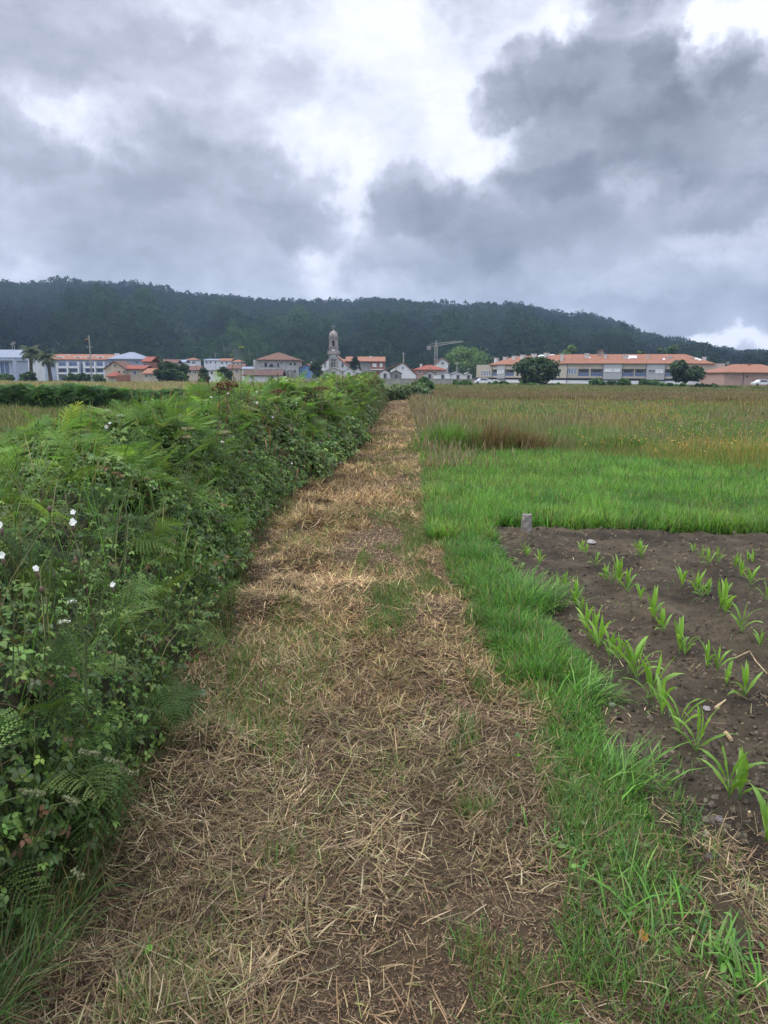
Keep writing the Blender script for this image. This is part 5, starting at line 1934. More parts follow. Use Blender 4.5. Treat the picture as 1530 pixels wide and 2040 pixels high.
def bush(label, pxc, pyt, wpx, y, pal, n=1500, size=.3, name='bush', hmin=0.0):
    x, _, zt = at(pxc, pyt, y)
    w = wpx * y / FPX / 2
    zt = max(zt, hmin)
    r = empty(name, (x, y, 0))
    tag(r, label, 'bush')
    cs, rs = [], []
    for k in range(14):
        g, e = rng.random() * 6.283, rng.random()
        q = w * math.sqrt(rng.random()) * .8
        s = min(w * .42, zt * .45) * rng.uniform(.7, 1.1)
        cs.append((x + q * math.cos(g), y + q * math.sin(g) * .6, max(s * .3, (zt - s * .8) * (.25 + .75 * e) * (1 - .35 * (q / w) ** 2))))
        rs.append(s)
    link('foliage', leaves_mesh('foliage', cs, rs, n, size, pal), M_TREE, r).location = (-x, -y, 0)
    m = MB()
    for c_ in cs[:6]:
        m.tube([(x + rng.uniform(-.2, .2), y, -.05), c_], [.05, .015], 5)
    m.build('stems', BARK, r)


BUSH_G = [(.055, .12, .03), (.08, .16, .04), (.04, .085, .025), (.10, .17, .05)]
bush('low green bush by the left end of the apartment row', 997, 757.5, 40, 130, BUSH_G)
bush('spreading green bush under the dark round tree', 1056, 759.5, 44, 122, BUSH_G)
bush('small green bush right of the dark round tree', 1106, 763, 30, 124, BUSH_G)
bush('rounded leafy bush in front of the first grey bay', 1190, 751.5, 32, 128, BUSH_G)
bush('dark low bush between the two rounded leafy bushes', 1217, 757.5, 28, 130, DARK_G)
bush('tall rounded leafy bush right of the first grey bay', 1241, 750.5, 30, 127, BUSH_G)
bush('broad bright bush before the second grey bay', 1292, 753.5, 40, 126, BUSH_G)
bush('long low green scrub below the spreading dark tree', 1330, 762, 90, 118, BUSH_G, 2600)
bush('dark scrub clump left of the pink house', 1404, 763.5, 60, 112, DARK_G, 2200)
bush('low scrub in front of the pink house corner', 1452, 769, 60, 108, BUSH_G, 1800)
bush('low scrub along the right edge before the pink house', 1508, 772, 60, 104, MID_G, 1800)
bush('dark brush at the foot of the left palm', 63, 737, 30, 140, DARK_G, 1400)
bush('bright green bush left of the dark brush', 44, 739, 22, 141, LIGHT_G, 1000)
bush('grey green bush at the far left field edge', 10, 742, 34, 138, MID_G, 1200)
bush('dark bush in front of the terrace left end', 140, 741, 26, 145, DARK_G, 1200)
bush('dark bush in front of the terrace middle', 165, 742, 28, 146, DARK_G, 1200)
bush('leafy bush in front of the terrace right end', 196, 743, 22, 147, MID_G, 1000)
bush('grey green willow bush where the path bends away', 815, 757, 92, 50, [(.12, .18, .07), (.15, .21, .09), (.09, .14, .05), (.18, .23, .11)], 5200, .15, 'willow_bush')
bush('dark green bush just behind the willow bush', 848, 746.5, 52, 66, [(.055, .11, .03), (.07, .14, .035), (.045, .09, .03)], 3600, .18, 'willow_bush')
bush('pale green bush at the end of the hedge', 757, 762, 54, 47, [(.13, .19, .07), (.10, .15, .05), (.17, .2, .09)], 3200, .14, 'willow_bush')
bush('bright leafy bush right of the path bend', 925, 756, 60, 120, BUSH_G, 1800)

# ---------------- parked cars glimpsed behind the bushes
def car(label, px, py, y, paint):
    x, _, zt = at(px, py, y)
    r = empty('parked_car', (x, y, 0))
    tag(r, label, 'car')
    prof = [(-2.05, .35), (-2.1, .75), (-1.35, .92), (-.75, 1.42), (.75, 1.45), (1.45, .98), (2.05, .9), (2.1, .38)]
    V = []
    for dd, k in ((-.82, 0), (.82, 1)):
        for (a_, z) in prof:
            V.append((x + a_, y + dd * (.82 if z > 1.2 else 1), z))
    n = len(prof)
    MB().poly(V, [tuple(range(n)), tuple(range(2 * n - 1, n - 1, -1))] + [(k, k + n, (k + 1) % n + n, (k + 1) % n) for k in range(n)]).build('body', paint, r)
    MB().poly([(x - .72, y - .80, .95), (x + 1.2, y - .80, .97), (x + .68, y - .70, 1.36), (x - .6, y - .70, 1.36), (x - .72, y - .84, .95), (x + 1.2, y - .84, .97), (x + .68, y - .74, 1.36), (x - .6, y - .74, 1.36)],
              [(0, 1, 2, 3), (7, 6, 5, 4), (0, 4, 5, 1), (1, 5, 6, 2), (2, 6, 7, 3), (3, 7, 4, 0)]).build('side_window', GLASS, r)
    for s in (-1.3, 1.35):
        MB().tube([(x + s, y - .86, .32), (x + s, y - .62, .32)], [.32, .32], 14).build('wheel', IRON, r)


CARW = mat('white_car_paint', (.75, .76, .78), (.7, .71, .73), 1, .3, .5)
car('white car parked at the left end of the apartments', 962, 760, 165, CARW)
car('white car parked before the pink house', 1516, 770, 165, CARW)

# ------------------------------------------------------------------ wooded hill
RP = [(-900, 560), (-400, 566), (-150, 560), (0, 566), (80, 573), (150, 566), (250, 574), (330, 584), (400, 595), (500, 603), (560, 605), (640, 606), (700, 606), (740, 600), (800, 606), (860, 610), (920, 613), (1020, 609), (1060, 618), (1110, 628), (1180, 633), (1240, 650), (1290, 672), (1340, 683), (1400, 694), (1460, 707), (1530, 714), (1700, 716), (2000, 712), (2500, 718)]
az_e = []
for (px, py) in RP:
    d = ray(px, py)
    az_e.append((math.atan2(d[0], d[1]), d[2] / math.hypot(d[0], d[1])))
AZ = np.array([a for a, _ in az_e])
EL = np.array([e for _, e in az_e])
R0, R1_ = 285.0, 900.0


def hill_z(az, r):
    el = np.interp(az, AZ, EL)
    zr_ = el * R1_ + CAM_H - 5.0
    s = np.clip((r - R0) / (R1_ - R0), 0, 1)
    up = np.where(s < .10, s * .45, .045 + (s - .10) / .9 * .955)
    up = up * (.85 + .15 * s) + .06 * np.sin(s * math.pi)
    rav = (fbm(az * 22, r / 420, 601, 4) - .5) * 60 * np.sin(np.clip(s, 0, 1) * math.pi) ** 1.2 + (fbm(az * 60, r / 120, 603, 3) - .5) * 9 * np.sin(s * math.pi)
    rav = rav * np.clip(zr_ / 100, .12, 1.1) * np.clip(1.25 - s, .3, 1)
    back = np.maximum(r - R1_, 0)
    return zr_ * up + rav - back * .22 - 1.5 * (r < R0 + 1)


azs = np.linspace(-1.25, 1.25, 420)
rs_ = np.concatenate([np.linspace(R0, R1_, 90), np.linspace(R1_ + 12, 1480, 20)])
A2, R2 = np.meshgrid(azs, rs_)
HZ = hill_z(A2, R2)
V = np.stack([R2 * np.sin(A2), R2 * np.cos(A2), HZ], -1).reshape(-1, 3)
i = (np.arange(len(rs_) - 1)[:, None] * 420 + np.arange(419)[None]).ravel()
m_hill = mat('hill_scrub', (.026, .040, .018), (.016, .026, .013), .05, .95, .1, detail=10)
tag(link('hills', np_mesh('hills', V, [np.stack([i, i + 1, i + 421, i + 420], -1)], None, True), m_hill), kind='structure')

# tree crowns over the hill: broken lumps of leaf sprays
def crown_template(seed, n=56, tall=1.0):
    r_ = np.random.default_rng(seed)
    Vs, Fs = [], []
    for k in range(n):
        d = r_.normal(0, 1, 3)
        d /= np.linalg.norm(d)
        if d[2] < -.35:
            d[2] *= -1
        c_ = d * np.array([.42, .42, .40 * tall]) * r_.uniform(.75, 1.1) + np.array([0, 0, .55 * tall])
        nn = d * .6 + r_.normal(0, .6, 3) + np.array([0, -.25, .15])
        nn /= np.linalg.norm(nn)
        t = np.cross(nn, [.3, .2, 1.0])
        t /= np.linalg.norm(t)
        b = np.cross(nn, t)
        s = r_.uniform(.07, .15)
        for (p_, q_) in ((-1, -.8), (1, -1), (.8, 1), (-.9, .9)):
            Vs.append(c_ + (t * p_ + b * q_) * s * .62)
        Fs.append((4 * k, 4 * k + 1, 4 * k + 2, 4 * k + 3))
    return np.array(Vs), [np.array(Fs)]


def slim_template(seed):
    """eucalypt on the skyline: bare stem with an open crown"""
    r_ = np.random.default_rng(seed)
    Vs, Fs = [(-.018, 0, 0), (.018, 0, 0), (.012, 0, .8), (-.012, 0, .8), (0, -.018, 0), (0, .018, 0), (0, .012, .8), (0, -.012, .8)], [(0, 1, 2, 3), (4, 5, 6, 7)]
    for k in range(22):
        z = .42 + .6 * r_.random() ** .8
        g = r_.random() * 6.283
        w = .20 * math.sin(math.pi * min(1, (z - .36) / .68)) ** .6 * math.sqrt(r_.random()) + .02
        c_ = np.array([w * math.cos(g), w * math.sin(g), z])
        t = r_.normal(0, 1, 3)
        t /= np.linalg.norm(t)
        b = np.cross(t, r_.normal(0, 1, 3))
        b /= np.linalg.norm(b)
        s = r_.uniform(.045, .085)
        o_ = len(Vs)
        for (p_, q_) in ((-1, -.8), (1, -1), (.8, 1), (-.9, .9)):
            Vs.append(tuple(c_ + (t * p_ + b * q_) * s))
        Fs.append((o_, o_ + 1, o_ + 2, o_ + 3))
    return np.array(Vs), [np.array(Fs)]


sp = Soup()
CT = [crown_template(s, 56, t) for s, t in ((1, 1.0), (2, 1.25), (3, .85), (4, 1.5), (5, 1.1))]
n = 30000
az = u(-.72, .72, n)
r_ = R0 + 12 + (R1_ - R0) * rng.random(n) ** .8
z = hill_z(az, r_)
dens = fbm(az * 30, r_ / 90, 611, 3)
k = (rng.random(n) < sm(.22, .42, dens)) & ~((az > -.345) & (az < -.19) & (r_ < 352))
az, r_, z = az[k], r_[k], z[k]
n = len(az)
P = np.stack([r_ * np.sin(az), r_ * np.cos(az), z - .6], -1)
tone = np.clip(.5 + 1.5 * (fbm(az * 9, r_ / 130, 613, 4) - .5) + .9 * (fbm(az * 22, r_ / 420, 601, 4) - .5), 0, 1)  # follows the ravine relief: shade of the folds put into crown colour
c = pick([(.030, .062, .026), (.036, .072, .030), (.026, .054, .025), (.042, .080, .030), (.034, .057, .030)], n, None, .10) * (.20 + .80 * tone)[:, None]
sunny = np.exp(-((az + .16) / .13) ** 2 - ((r_ - 480) / 190) ** 2)[:, None]  # sunlit patch of slope, painted into the crown colours
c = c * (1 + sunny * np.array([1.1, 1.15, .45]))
s = u(4.2, 9.5, n) * (.7 + .3 * sm(R0, 500, r_))
g = rng.random(n) * 6.283
X = np.stack([np.cos(g), np.sin(g), g * 0], -1)
Y = np.stack([-np.sin(g), np.cos(g), g * 0], -1)
Z = np.tile([0, 0, 1.0], (n, 1))
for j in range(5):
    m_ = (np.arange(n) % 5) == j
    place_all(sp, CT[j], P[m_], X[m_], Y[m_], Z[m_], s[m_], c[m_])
# skyline and scattered tall thin trees
ST = [slim_template(k) for k in range(5)]
n = 900
az = np.concatenate([u(-.7, .7, 420), u(-.55, -.2, 300), u(.28, .55, 180)])
r_ = np.concatenate([R1_ + rng.normal(-4, 9, 420), R1_ + rng.normal(-4, 9, 300), R1_ + rng.normal(-4, 9, 180)])
n = len(az)
P = np.stack([r_ * np.sin(az), r_ * np.cos(az), hill_z(az, r_) - .4], -1)
s = u(7, 15, n) * (.45 + .85 * fbm(az * 26, az * 0, 621, 3))
g = rng.random(n) * 6.283
X = np.stack([np.cos(g), np.sin(g), g * 0], -1)
Y = np.stack([-np.sin(g), np.cos(g), g * 0], -1)
for j in range(5):
    m_ = (np.arange(n) % 5) == j
    place_all(sp, ST[j], P[m_], X[m_], Y[m_], np.tile([0, 0, 1.0], (m_.sum(), 1)), s[m_], pick([(.028, .045, .028), (.04, .06, .03)], m_.sum(), None, .2))
tag(link('far_woods', sp.mesh('far_woods'), M_WOODS), 'dark woodland covering the whole hillside', 'woodland', kind='stuff')

# bare granite outcrops among the trees
sp = Soup()
rt = np.array([(-.5, -.4, -.2), (.5, -.5, -.2), (.6, .4, -.2), (-.4, .5, -.2), (-.3, -.3, .5), (.35, -.25, .65), (.3, .3, .5), (-.25, .3, .4)])
rtf = [np.array([(0, 1, 5, 4), (1, 2, 6, 5), (2, 3, 7, 6), (3, 0, 4, 7), (4, 5, 6, 7)])]
n = 210
az = np.where(rng.random(n) < .8, rng.normal(.16, .12, n), rng.normal(-.3, .1, n))
r_ = R0 + (R1_ - R0) * np.clip(rng.normal(.66, .16, n), .38, .96)
P = np.stack([r_ * np.sin(az), r_ * np.cos(az), hill_z(az, r_) + 3.2], -1)
g = rng.random(n) * 6.283
X, Y, Z = axes_from(np.tile([0, -.5, 1.0], (n, 1)) + rng.normal(0, .3, (n, 3)), np.stack([np.cos(g), np.sin(g), g * 0], -1))
place_all(sp, (rt, rtf), P, X, Y, Z, u(2.0, 5.5, n), pick([(.24, .23, .24), (.18, .17, .18), (.30, .29, .29)], n, None, .15))
tag(link('rocks', sp.mesh('rocks'), M_WOOD), 'grey granite outcrops on the wooded hillside', 'rocks', kind='stuff')

# ------------------------------------------------------------------ maize seedlings
M_STEM = mat('maize_stem', (.16, .26, .07), (.10, .17, .05), 30, .6, .3)


def maize_proto(seed, h):
    r_ = np.random.default_rng(seed)
    root = empty('maize_plant')
    m = MB().tube([(0, 0, -.03), (.002, .001, .05 * h / .25), (.004, 0, .11 * h / .25)], [.0062, .0055, .0035], 7)
    m.build('stem', M_STEM, root, True)
    nl = 5 if h < .2 else 6
    a0 = r_.random() * 6.283
    for k in range(nl):
        e = k / (nl - 1)
        az_ = a0 + math.pi * (k % 2) + r_.normal(0, .35)
        L = h * (.62 + .42 * math.sin(math.pi * (.2 + .65 * e)))
        wd = h * .128 * (.72 + .4 * math.sin(math.pi * (.25 + .6 * e)))
        z0 = h * (.10 + .36 * e)
        lean = .55 - .46 * e + r_.normal(0, .12)
        curl = 1.45 - .95 * e + r_.normal(0, .38)
        p = np.array([.003 * math.cos(az_), .003 * math.sin(az_), z0])
        K = 9
        tw = r_.normal(0, .35)
        V, C = [], []
        base = np.array([(.20, .36, .055), (.26, .43, .075), (.16, .29, .05)][r_.integers(3)]) * (.85 + .35 * e)
        for q in range(K):
            t = q / (K - 1)
            th = lean + curl * t ** 1.5
            d_ = np.array([math.sin(th) * math.cos(az_), math.sin(th) * math.sin(az_), math.cos(th)])
            sd = np.array([-math.sin(az_), math.cos(az_), 0])
            nrm_ = np.cross(d_, sd)
            sd = sd * math.cos(tw * t) + nrm_ * math.sin(tw * t)
            nrm_ = np.cross(d_, sd)
            w = wd * (.30 + .70 * min(1, t / .3)) * (1 - max(0, (t - .45) / .55) ** 1.6) + .0006
            wav = .0035 * math.sin(t * 17 + seed) * (h / .25)
            for s_ in (-1, -.5, 0, .5, 1):
                V.append(p + sd * w * .5 * s_ - nrm_ * (abs(s_) * w * (.26 - .12 * t) + (wav if abs(s_) == 1 else 0) * s_))
                C.append(base * (1.18 if s_ == 0 else 1.0) * (1 + .12 * t))
            p = p + d_ * L / (K - 1)
        f_ = [(5 * q + s_, 5 * q + s_ + 1, 5 * q + s_ + 6, 5 * q + s_ + 5) for q in range(K - 1) for s_ in range(4)]
        link('leaf', np_mesh('leaf', np.array(V), [np.array(f_)], np.array(C), True), M_CORN, root)
    return root


PROT = [maize_proto(k + 3, h) for k, h in enumerate((.24, .20, .26, .17, .23, .25, .21, .22))]
ROWS = [
    ('row beside the path', [(1051, 1117, .8), (1046, 1112, .7), (1073, 1132, .7), (1100, 1180, .6), (1113, 1190, .9), (1124, 1200, 1.0), (1148, 1216, .9), (1160, 1228, 1.0), (1168, 1262, 1.0), (1182, 1292, 1.05), (1192, 1299, 1.0), (1214, 1318, .9), (1232, 1335, .95), (1258, 1352, 1.0), (1268, 1362, .95), (1296, 1406, 1.0), (1318, 1440, .95), (1352, 1476, 1.15), (1386, 1508, .95), (1472, 1608, 1.15), (1450, 1612, .9), (1524, 1690, .9)]),
    ('second row from the path', [(1158, 1108, .65), (1166, 1116, .6), (1186, 1138, .75), (1208, 1160, .7), (1220, 1168, .95), (1232, 1178, .9), (1249, 1190, 1.0), (1274, 1210, .6), (1300, 1245, 1.0), (1320, 1268, 1.0), (1312, 1255, .8), (1354, 1305, .95), (1364, 1310, .8), (1406, 1342, 1.1), (1428, 1352, 1.05), (1445, 1376, 1.1), (1482, 1398, 1.1), (1532, 1432, 1.1)]),
    ('third row from the path', [(1268, 1112, .75), (1278, 1120, .8), (1358, 1178, .8), (1384, 1195, .8), (1398, 1202, .85), (1408, 1196, .8), (1432, 1232, 1.0), (1442, 1238, 1.0), (1478, 1274, 1.1), (1512, 1300, .9)]),
    ('fourth row from the path', [(1380, 1108, .7), (1396, 1122, .75), (1412, 1134, .9), (1428, 1132, .9), (1466, 1128, .8), (1476, 1156, .8), (1494, 1176, .8), (1524, 1200, .8)]),
    ('far right row', [(1490, 1117, .7), (1500, 1122, .7)]),
]
ORD = ['first', 'second', 'third', 'fourth', 'fifth', 'sixth', 'seventh', 'eighth', 'ninth', 'tenth', 'eleventh', 'twelfth', 'thirteenth', 'fourteenth', 'fifteenth', 'sixteenth', 'seventeenth', 'eighteenth', 'nineteenth', 'twentieth', 'twenty-first', 'twenty-second']
used = [0] * len(PROT)
for (rn, pts) in ROWS:
    pts = sorted(pts, key=lambda q: q[1])
    for k, (px, py, s) in enumerate(pts):
        j = rng.integers(len(PROT))
        o = PROT[j] if not used[j] else copy_tree(PROT[j])
        used[j] += 1
        x, y = gp(px, py, .03)
        o.location = (x, y, float(gz(np.array([x]), np.array([y]))[0]))
        o.rotation_euler = (rng.normal(0, .06), rng.normal(0, .06), rng.random() * 6.283)
        sz = s * rng.uniform(.58, .82)
        o.scale = (sz, sz, sz)
        size = 'small' if s < .72 else 'tall' if s > 1.02 else 'medium'
        tag(o, f'{size} green maize seedling, {ORD[k]} from the back in the {rn}', 'maize plant', 'maize seedlings in rows on the dug soil')

# ------------------------------------------------------------------ small things on the ground
x, y = gp(1048, 1066)
r = empty('stone_post', (x, y, 0))
tag(r, 'short weathered grey stone marker post at the corner of the soil', 'post')
m = MB()
hw = .052
prof = [(1.06, -.1), (1.04, .06), (1.0, .14), (.97, .20), (.90, .218)]
for (s, z) in prof:
    for j in range(12):
        g = 2 * math.pi * j / 12
        q = 1 / max(abs(math.cos(g)), abs(math.sin(g))) ** .75
        m.V.append((x + hw * s * q * math.cos(g) * rng.uniform(.95, 1.05), y + hw * s * q * math.sin(g) * rng.uniform(.95, 1.05), z + rng.normal(0, .003)))
for k in range(4):
    for j in range(12):
        m.F.append((k * 12 + j, k * 12 + (j + 1) % 12, k * 12 + 12 + (j + 1) % 12, k * 12 + 12 + j))
m.F.append(tuple(48 + j for j in range(12)))
m.build('shaft', mat('lichen_stone', lin(168, 162, 154), lin(104, 98, 92), 22, .95, .15, .8, detail=9), r)


def stone(name, label, px, py, s, m, cat='stone', flat=.6, group=None):
    x, y = gp(px, py, .03)
    z = float(gz(np.array([x]), np.array([y]))[0])
    V, F = [], []
    nr, na = 5, 9
    for k in range(nr):
        ph = math.pi * k / (nr - 1)
        for j in range(na):
            g = 2 * math.pi * j / na
            q = s * rng.uniform(.8, 1.15)
            V.append((x + q * math.sin(ph) * math.cos(g), y + q * math.sin(ph) * math.sin(g), z + s * flat * .45 + q * flat * math.cos(ph)))
    for k in range(nr - 1):
        for j in range(na):
            F.append((k * na + j, (k + 1) * na + j, (k + 1) * na + (j + 1) % na, k * na + (j + 1) % na))
    b = MB()
    b.V, b.F = V, F
    o = b.build(name, m)
    tag(o, label, cat, group)
    return o


PEB = mat('pale_pebble', lin(170, 165, 160), lin(130, 124, 120), 60, .8, .3)
PEBD = mat('grey_pebble', lin(120, 114, 112), lin(84, 78, 76), 60, .8, .3)
EARTH = mat('earth_clod', lin(120, 92, 66), lin(84, 62, 44), 60, .95, .1, .6)
stone('pebble', 'grey rounded pebble low on the soil near the stubble pieces', 1432, 1648, .018, PEBD)
stone('pebble', 'brownish pebble beside the grey rounded pebble', 1405, 1670, .014, PEB)
stone('pebble', 'pale pebble on the soil left of the tall maize', 1218, 1410, .018, PEB)
stone('pebble', 'small white pebble near the end of the first maize row', 1408, 1412, .020, PEB)
stone('pebble', 'dark flat pebble at the near edge of the soil', 1412, 1718, .015, PEBD)
stone('stone', 'pale crumbled stone lying behind the second maize row', 1178, 1083, .045, PEB)
stone('stone', 'small dark stone lying on the far path', 802, 866, .07, PEBD)
stone('earth_clod', 'brown lump of earth on the straw near the camera', 968, 1886, .022, EARTH, 'clod', .5)
# stubble, sticks and leaves
def stick(name, label, pts, rs, m, cat):
    o = MB().tube(pts, rs, 7).build(name, m)
    return tag(o, label, cat)


DRY = mat('dry_stalk', lin(196, 176, 138), lin(150, 126, 92), 40, .85, .2)


def gp3(px, py, h=.035):
    x, y = gp(px, py, .02)
    return (x, y, float(gz(np.array([x]), np.array([y]))[0]) + h - .025)


stick('maize_stub', 'pale upright split stubble piece at the near soil edge', [gp3(1490, 1650, .02), (*gp3(1489, 1652)[:2], .09)], [.006, .005], DRY, 'stubble')
stick('maize_stub', 'thick pale stub lying in the soil below the first row', [gp3(1446, 1462), gp3(1456, 1478)], [.012, .009], DRY, 'stubble')
stick('dry_stalk', 'long dry bent stalk between maize rows at the right', [gp3(1462, 1318), gp3(1492, 1311, .05), gp3(1505, 1325, .05), gp3(1528, 1346)], [.003, .004, .004, .003], DRY, 'stalk')
stick('dry_stalk', 'short pale splinter left of the white pebble', [gp3(1424, 1420), gp3(1444, 1410)], [.008, .004], DRY, 'stalk')
stick('pale_stick', 'pale stick lying along the verge edge by the stone post', [gp3(967, 1104, .08), gp3(985, 1114, .07), gp3(1006, 1130, .05)], [.011, .012, .008], PEB, 'stick')
stick('long_straw', 'single very long straw lying across the near path', [gp3(440, 1862, .03), gp3(560, 1852, .035), gp3(640, 1855, .03), gp3(740, 1868, .03)], [.0014, .0014, .0012, .001], DRY, 'straw')


def flat_leaf(name, label, px, py, L, colr, h, az_, cat='leaf', el_=.3):
    x, y = gp(px, py, .03)
    z = float(gz(np.array([x]), np.array([y]))[0]) + h
    P, Q, T = leaf_template(.16)
    sp = Soup()
    Yv = np.array([[math.cos(az_) * math.cos(el_), math.sin(az_) * math.cos(el_), math.sin(el_)]])
    X, Y, Z = axes_from(np.array([[.1, -.4, 1.0]]), Yv)
    place_all(sp, (P, [Q, T]), np.array([[x, y, z]]), X, Y, Z, np.array([L]), np.array([colr]))
    return tag(link(name, sp.mesh(name), M_PETAL), label, cat)


flat_leaf('fallen_leaf', 'upturned silvery white leaf at the hedge foot on the straw', 412, 1392, .055, (.55, .60, .56), .03, 2.8)
flat_leaf('withered_leaf', 'orange withered leaf stuck in the near verge grass', 1282, 1880, .045, (.42, .20, .04), .015, 1.2, el_=.9)
flat_leaf('green_leaf', 'single bright green leaf lying on the near straw', 290, 1925, .032, (.16, .32, .05), .03, 1.0)
# clods and straw bits all over the dug soil
sp = Soup()
n = 36000
y = sample_y(1.2, 7.4, n, 1.5)
x = soil_edge(y) + (np.minimum(in_view_x(y, 1.1) + 1.3, 9.5) - soil_edge(y)) * rng.random(n)
k = y < soil_back(x) - .03
x, y = x[k], y[k]
n = len(x)
g = nrm(rng.normal(0, 1, (n, 3)))
X, Y, Z = axes_from(np.tile([0, 0, 1.0], (n, 1)) + rng.normal(0, .4, (n, 3)), g)
sz = .003 + .013 * rng.random(n) ** 7 * (1 + .5 * fbm(x * 2, y * 2, 701, 2))
sz = sz * (.8 + .12 * y) + .018 * (rng.random(n) < .007)
place_all(sp, (rt, rtf), np.stack([x, y, gz(x, y) + sz * .1], -1), X, Y, Z, sz, pick([(.092, .074, .051), (.065, .051, .036), (.125, .10, .07), (.048, .037, .026)], n, None, .2))
tag(link('soil_crumbs', sp.mesh('soil_crumbs'), M_WOOD), 'loose crumbs and clods scattered over the dug soil', 'soil', kind='stuff')
sp = Soup()
n = 13000
y = sample_y(1.2, 7.3, n, 1.7)
x = soil_edge(y) + (np.minimum(in_view_x(y, 1.1) + 1.3, 9.5) - soil_edge(y)) * rng.random(n) ** 1.3
den = fbm(x * 1.5, y * 1.5, 711, 3)
k = (y < soil_back(x)) & (rng.random(n) < sm(.30, .66, den + .35 * sm(2.7, 1.8, y) + .15 * sm(.5, 0, x - soil_edge(y))))
x, y = x[k], y[k]
n = len(x)
blades(sp, np.stack([x, y, gz(x, y) + .006], -1), u(0, 6.283, n), u(.015, .07, n), rng.normal(1.45, .15, n), rng.normal(.1, .5, n), u(.0016, .0034, n) * (.7 + .2 * y), [.8, 1, .9, .4], pick(STRAW + [(.10, .07, .05)], n, None, .2), .5)
n = 2600
y = sample_y(1.5, 7.3, n, 1.5)
x = soil_edge(y) + (in_view_x(y, 1.05) - soil_edge(y)) * rng.random(n)
k = (y < soil_back(x)) & (rng.random(n) < sm(.56, .70, fbm(x * 2.3, y * 2.3, 715, 3)))
x, y = x[k], y[k]
n = len(x)
blades(sp, np.stack([x, y, gz(x, y)], -1), u(0, 6.283, n), u(.02, .07, n), np.abs(rng.normal(.4, .3, n)), u(.2, 1.2, n), u(.002, .005, n), BLADE4, pick(GREEN, n, None, .2))
tag(link('soil_litter', sp.mesh('soil_litter'), M_STRAW), 'bits of straw and weeds lying on the dug soil', 'litter', kind='stuff')

# ------------------------------------------------------------------ single wild flowers standing out of the hedge
def on_hedge(px, py, y0):
    """point seen at a photo pixel at distance y0"""
    return np.array(at(px, py, y0))


M_GSTEM = mat('green_stem', (.12, .17, .06), (.09, .12, .05), 20, .7, .2)
M_CALYX = mat('calyx', (.16, .11, .09), (.12, .10, .06), 20, .7, .2)


def campion(label, px, py, d, s=1.0, dead=False, face=-1.4):
    p = on_hedge(px, py, d)
    r = empty('white_campion', (float(p[0]), float(p[1]), float(p[2])))
    tag(r, label, 'flower')
    b = p + np.array([rng.uniform(-.18, .02), .08, -.42])
    MB().tube([b, (b + p) / 2 + np.array([.02, 0, .03]), p - np.array([0, 0, .012])], [.0022, .0018, .0014], 6).build('stem', M_GSTEM, r)
    MB().lathe(tuple(p + np.array([0, 0, -.016])), [(.002, -.012), (.0055 * s, -.004), (.006 * s, .003), (.0035 * s, .010)], 9).build('calyx', M_CALYX, r, True)
    if not dead:
        sp = Soup()
        for k in range(5):
            g = 2 * math.pi * k / 5 + .3
            X, Y, Z = axes_from(np.array([[rng.normal(0, .5), face, .55 + rng.normal(0, .3)]]), np.array([[math.cos(g), .2, math.sin(g)]]))
            V, Q, T = leaf_template(.05)
            V = V * np.array([1.75, 1, 1])
            place_all(sp, (V, [Q, T]), (p + np.array([0, -.006, .004]))[None], X, Y, Z, np.array([.0125 * s]), np.array([[.86, .86, .88]]))
        o = link('petals', sp.mesh('petals'), M_PETAL, r)
        o.location = -r.location


campion('white campion flower on a tall stem near the left hedge top', 146, 1042, 2.15, 1.1)
campion('second white campion just above on the same tuft', 147, 1022, 2.2, .75)
campion('white campion cut by the left picture edge, higher one', 3, 1048, 1.9, .8)
campion('white campion cut by the left picture edge, lower one', 6, 1108, 1.85, .9)
campion('half closed white campion left of the bramble leaves', 74, 1134, 1.9, .8)
campion('small white campion low among the bramble leaves', 226, 1166, 2.2, .8)
campion('faded brown campion seed head above the bramble leaves', 98, 1004, 2.1, 1.1, True)
campion('faded brown campion bud left of the small yellow head', 82, 1164, 1.95, 1.1, True)


def umbel(label, px, py, d, hh, spread, headc, n=14, green=False):
    p = on_hedge(px, py, d)
    if green:
        spread *= .6
    r = empty('umbel_plant', (float(p[0]), float(p[1]), float(p[2])))
    tag(r, label, 'wild flower')
    b = p + np.array([rng.uniform(-.05, .05) - .06 * hh, .03, -hh])
    k0 = p - np.array([0, 0, spread * .8])
    m = MB().tube([b, (b * .5 + k0 * .5) + np.array([.02, 0, 0]), k0], [.0040, .0034, .0028], 6)
    hs = Soup()
    for k in range(n):
        g, q = 2.4 * k, spread * math.sqrt((k + .4) / n)
        e = k0 + np.array([q * math.cos(g), q * math.sin(g), spread * .8 - .35 * q])
        m.tube([k0, (k0 + e) / 2 + np.array([0, 0, -.006]), e], [.0022, .0018, .0014], 4)
        c_ = pick(headc, 9, None, .18)
        X, Y, Z = axes_from(np.tile([0, 0, 1.0], (9, 1)) + rng.normal(0, .6, (9, 3)), rng.normal(0, 1, (9, 3)))
        place_all(hs, QUADLEAF, e + rng.normal(0, spread * .09, (9, 3)), X, Y, Z, u(.12, .24, 9) * spread, c_)
    m.build('stem', M_GSTEM if green else mat('dead_stem', (.17, .12, .07), (.11, .08, .05), 20, .8), r)
    o = link('umbel', hs.mesh('umbel'), M_PETAL, r)
    o.location = -r.location


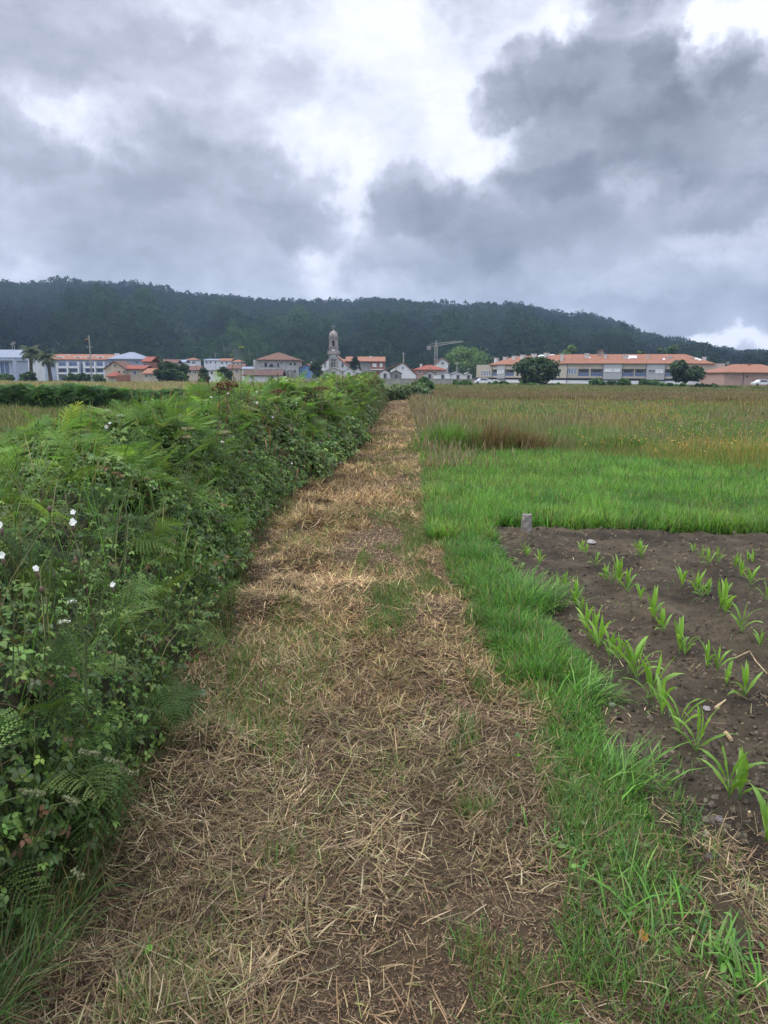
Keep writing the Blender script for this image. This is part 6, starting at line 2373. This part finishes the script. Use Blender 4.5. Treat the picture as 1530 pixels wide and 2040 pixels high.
BRN = [(.16, .09, .05), (.11, .06, .04), (.22, .14, .08)]
CRM = [(.40, .34, .20), (.30, .24, .14), (.45, .40, .28)]
umbel('tall dead brown umbel rising over the bracken before the far grass', 452, 760, 6.0, .55, .10, BRN, 16)
umbel('dark seeding umbel leaning on the tall dead one', 436, 768, 6.1, .5, .08, BRN, 12)
umbel('very tall yellow green umbel reaching up against the hill', 481, 690, 7.0, .95, .05, [(.45, .48, .20), (.35, .42, .14)], 12, True)
umbel('small yellow green side umbel below the very tall one', 462, 706, 7.05, .8, .03, [(.40, .42, .18)], 8, True)
umbel('reddish dead umbel above the white bindweed flowers', 640, 770, 10.5, .5, .12, [(.17, .07, .05), (.12, .06, .04)], 14)
umbel('second reddish dead umbel left of the dead stalks', 553, 776, 9.0, .45, .10, [(.17, .07, .05), (.12, .06, .04)], 12)
umbel('pale tan flat umbel beside a bracken frond', 240, 946, 2.9, .35, .028, [(.34, .22, .12), (.28, .17, .09)], 12, True)
umbel('tan flat umbel just left of the pale tan one', 229, 940, 2.95, .35, .028, [(.30, .18, .10), (.26, .15, .09)], 12, True)
umbel('dull tan umbel to the right of the tan pair', 293, 952, 3.1, .3, .028, [(.28, .2, .12)], 10, True)
umbel('cream umbel in the middle of the bracken', 374, 851, 4.6, .4, .06, CRM, 14, True)
umbel('cream umbel behind the middle bracken', 372, 868, 4.5, .35, .05, CRM, 12, True)
umbel('wide cream umbel above the bracken fronds', 448, 858, 5.2, .4, .07, CRM, 14, True)
umbel('white flat umbel at the left against the dark field hedge', 209, 816, 6.2, .4, .07, [(.6, .6, .55), (.5, .52, .45)], 14, True)
umbel('white flat umbel left of the tall dead umbels', 243, 826, 6.0, .4, .06, [(.6, .6, .55), (.5, .52, .45)], 14, True)
umbel('small white cow parsley head low in the near hedge', 142, 1196, 1.9, .25, .022, [(.7, .72, .65)], 10, True)
umbel('white cow parsley cluster among near bramble leaves', 128, 1236, 1.85, .25, .026, [(.7, .72, .65)], 10, True)


def seedhead(label, px, py, d, L, az_):
    """cocksfoot grass head on an arching stem"""
    p = on_hedge(px, py, d)
    r = empty('cocksfoot_grass', (float(p[0]), float(p[1]), float(p[2])))
    tag(r, label, 'grass head')
    dx = np.array([math.cos(az_), math.sin(az_) * .3, 0])
    b = np.array([p[0] - .22 * dx[0], p[1] + .05, max(.02, p[2] - .42)])
    c1 = p - dx * .05 - np.array([0, 0, .03])
    MB().tube([b, (b + c1) / 2 + np.array([0, 0, .07]), c1, p + dx * L], [.0022, .0018, .0014, .0008], 5).build('stem', M_GSTEM, r)
    hs = Soup()
    for k in range(9):
        q = p + dx * L * (k / 8) + np.array([0, 0, -.008 * (k / 8)])
        n_ = 26
        X, Y, Z = axes_from(rng.normal(0, 1, (n_, 3)), rng.normal(0, 1, (n_, 3)) + dx)
        place_all(hs, QUADLEAF, q + rng.normal(0, 0.0035 if k % 2 else .002, (n_, 3)), X, Y, Z, u(.003, .006, n_), pick([(.24, .27, .15), (.2, .24, .12), (.30, .30, .18)], n_))
    o = link('seed_head', hs.mesh('seed_head'), M_PETAL, r)
    o.location = -r.location


seedhead('pale grass seed head arching over the near hedge foot, topmost', 160, 1496, 1.75, .05, .0)
seedhead('pale grass seed head right of the topmost arching one', 212, 1512, 1.8, .05, -.5)
seedhead('pale grass seed head hanging lowest of the right group', 240, 1532, 1.8, .06, -.6)
seedhead('pale drooping grass head left of the group', 128, 1588, 1.6, .05, -.7)
seedhead('grass seed head at the left edge low in the frame', 40, 1575, 1.5, .05, .1)
seedhead('pale grass seed head above the near straw swath', 146, 1735, 1.5, .05, -1.0)

# ------------------------------------------------------------------ air
m, t, out = new_mat('moist_air')
pv = t.nodes.new('ShaderNodeVolumePrincipled')
pv.inputs['Color'].default_value = (.52, .72, 1.0, 1)
pv.inputs['Density'].default_value = 2.9e-4
t.links.new(pv.outputs[0], out.inputs['Volume'])
hz = MB(Frame(0, 0)).box(-1600, 1600, -1600, 1600, -3, 165).build('haze', m)
tag(hz, kind='stuff')
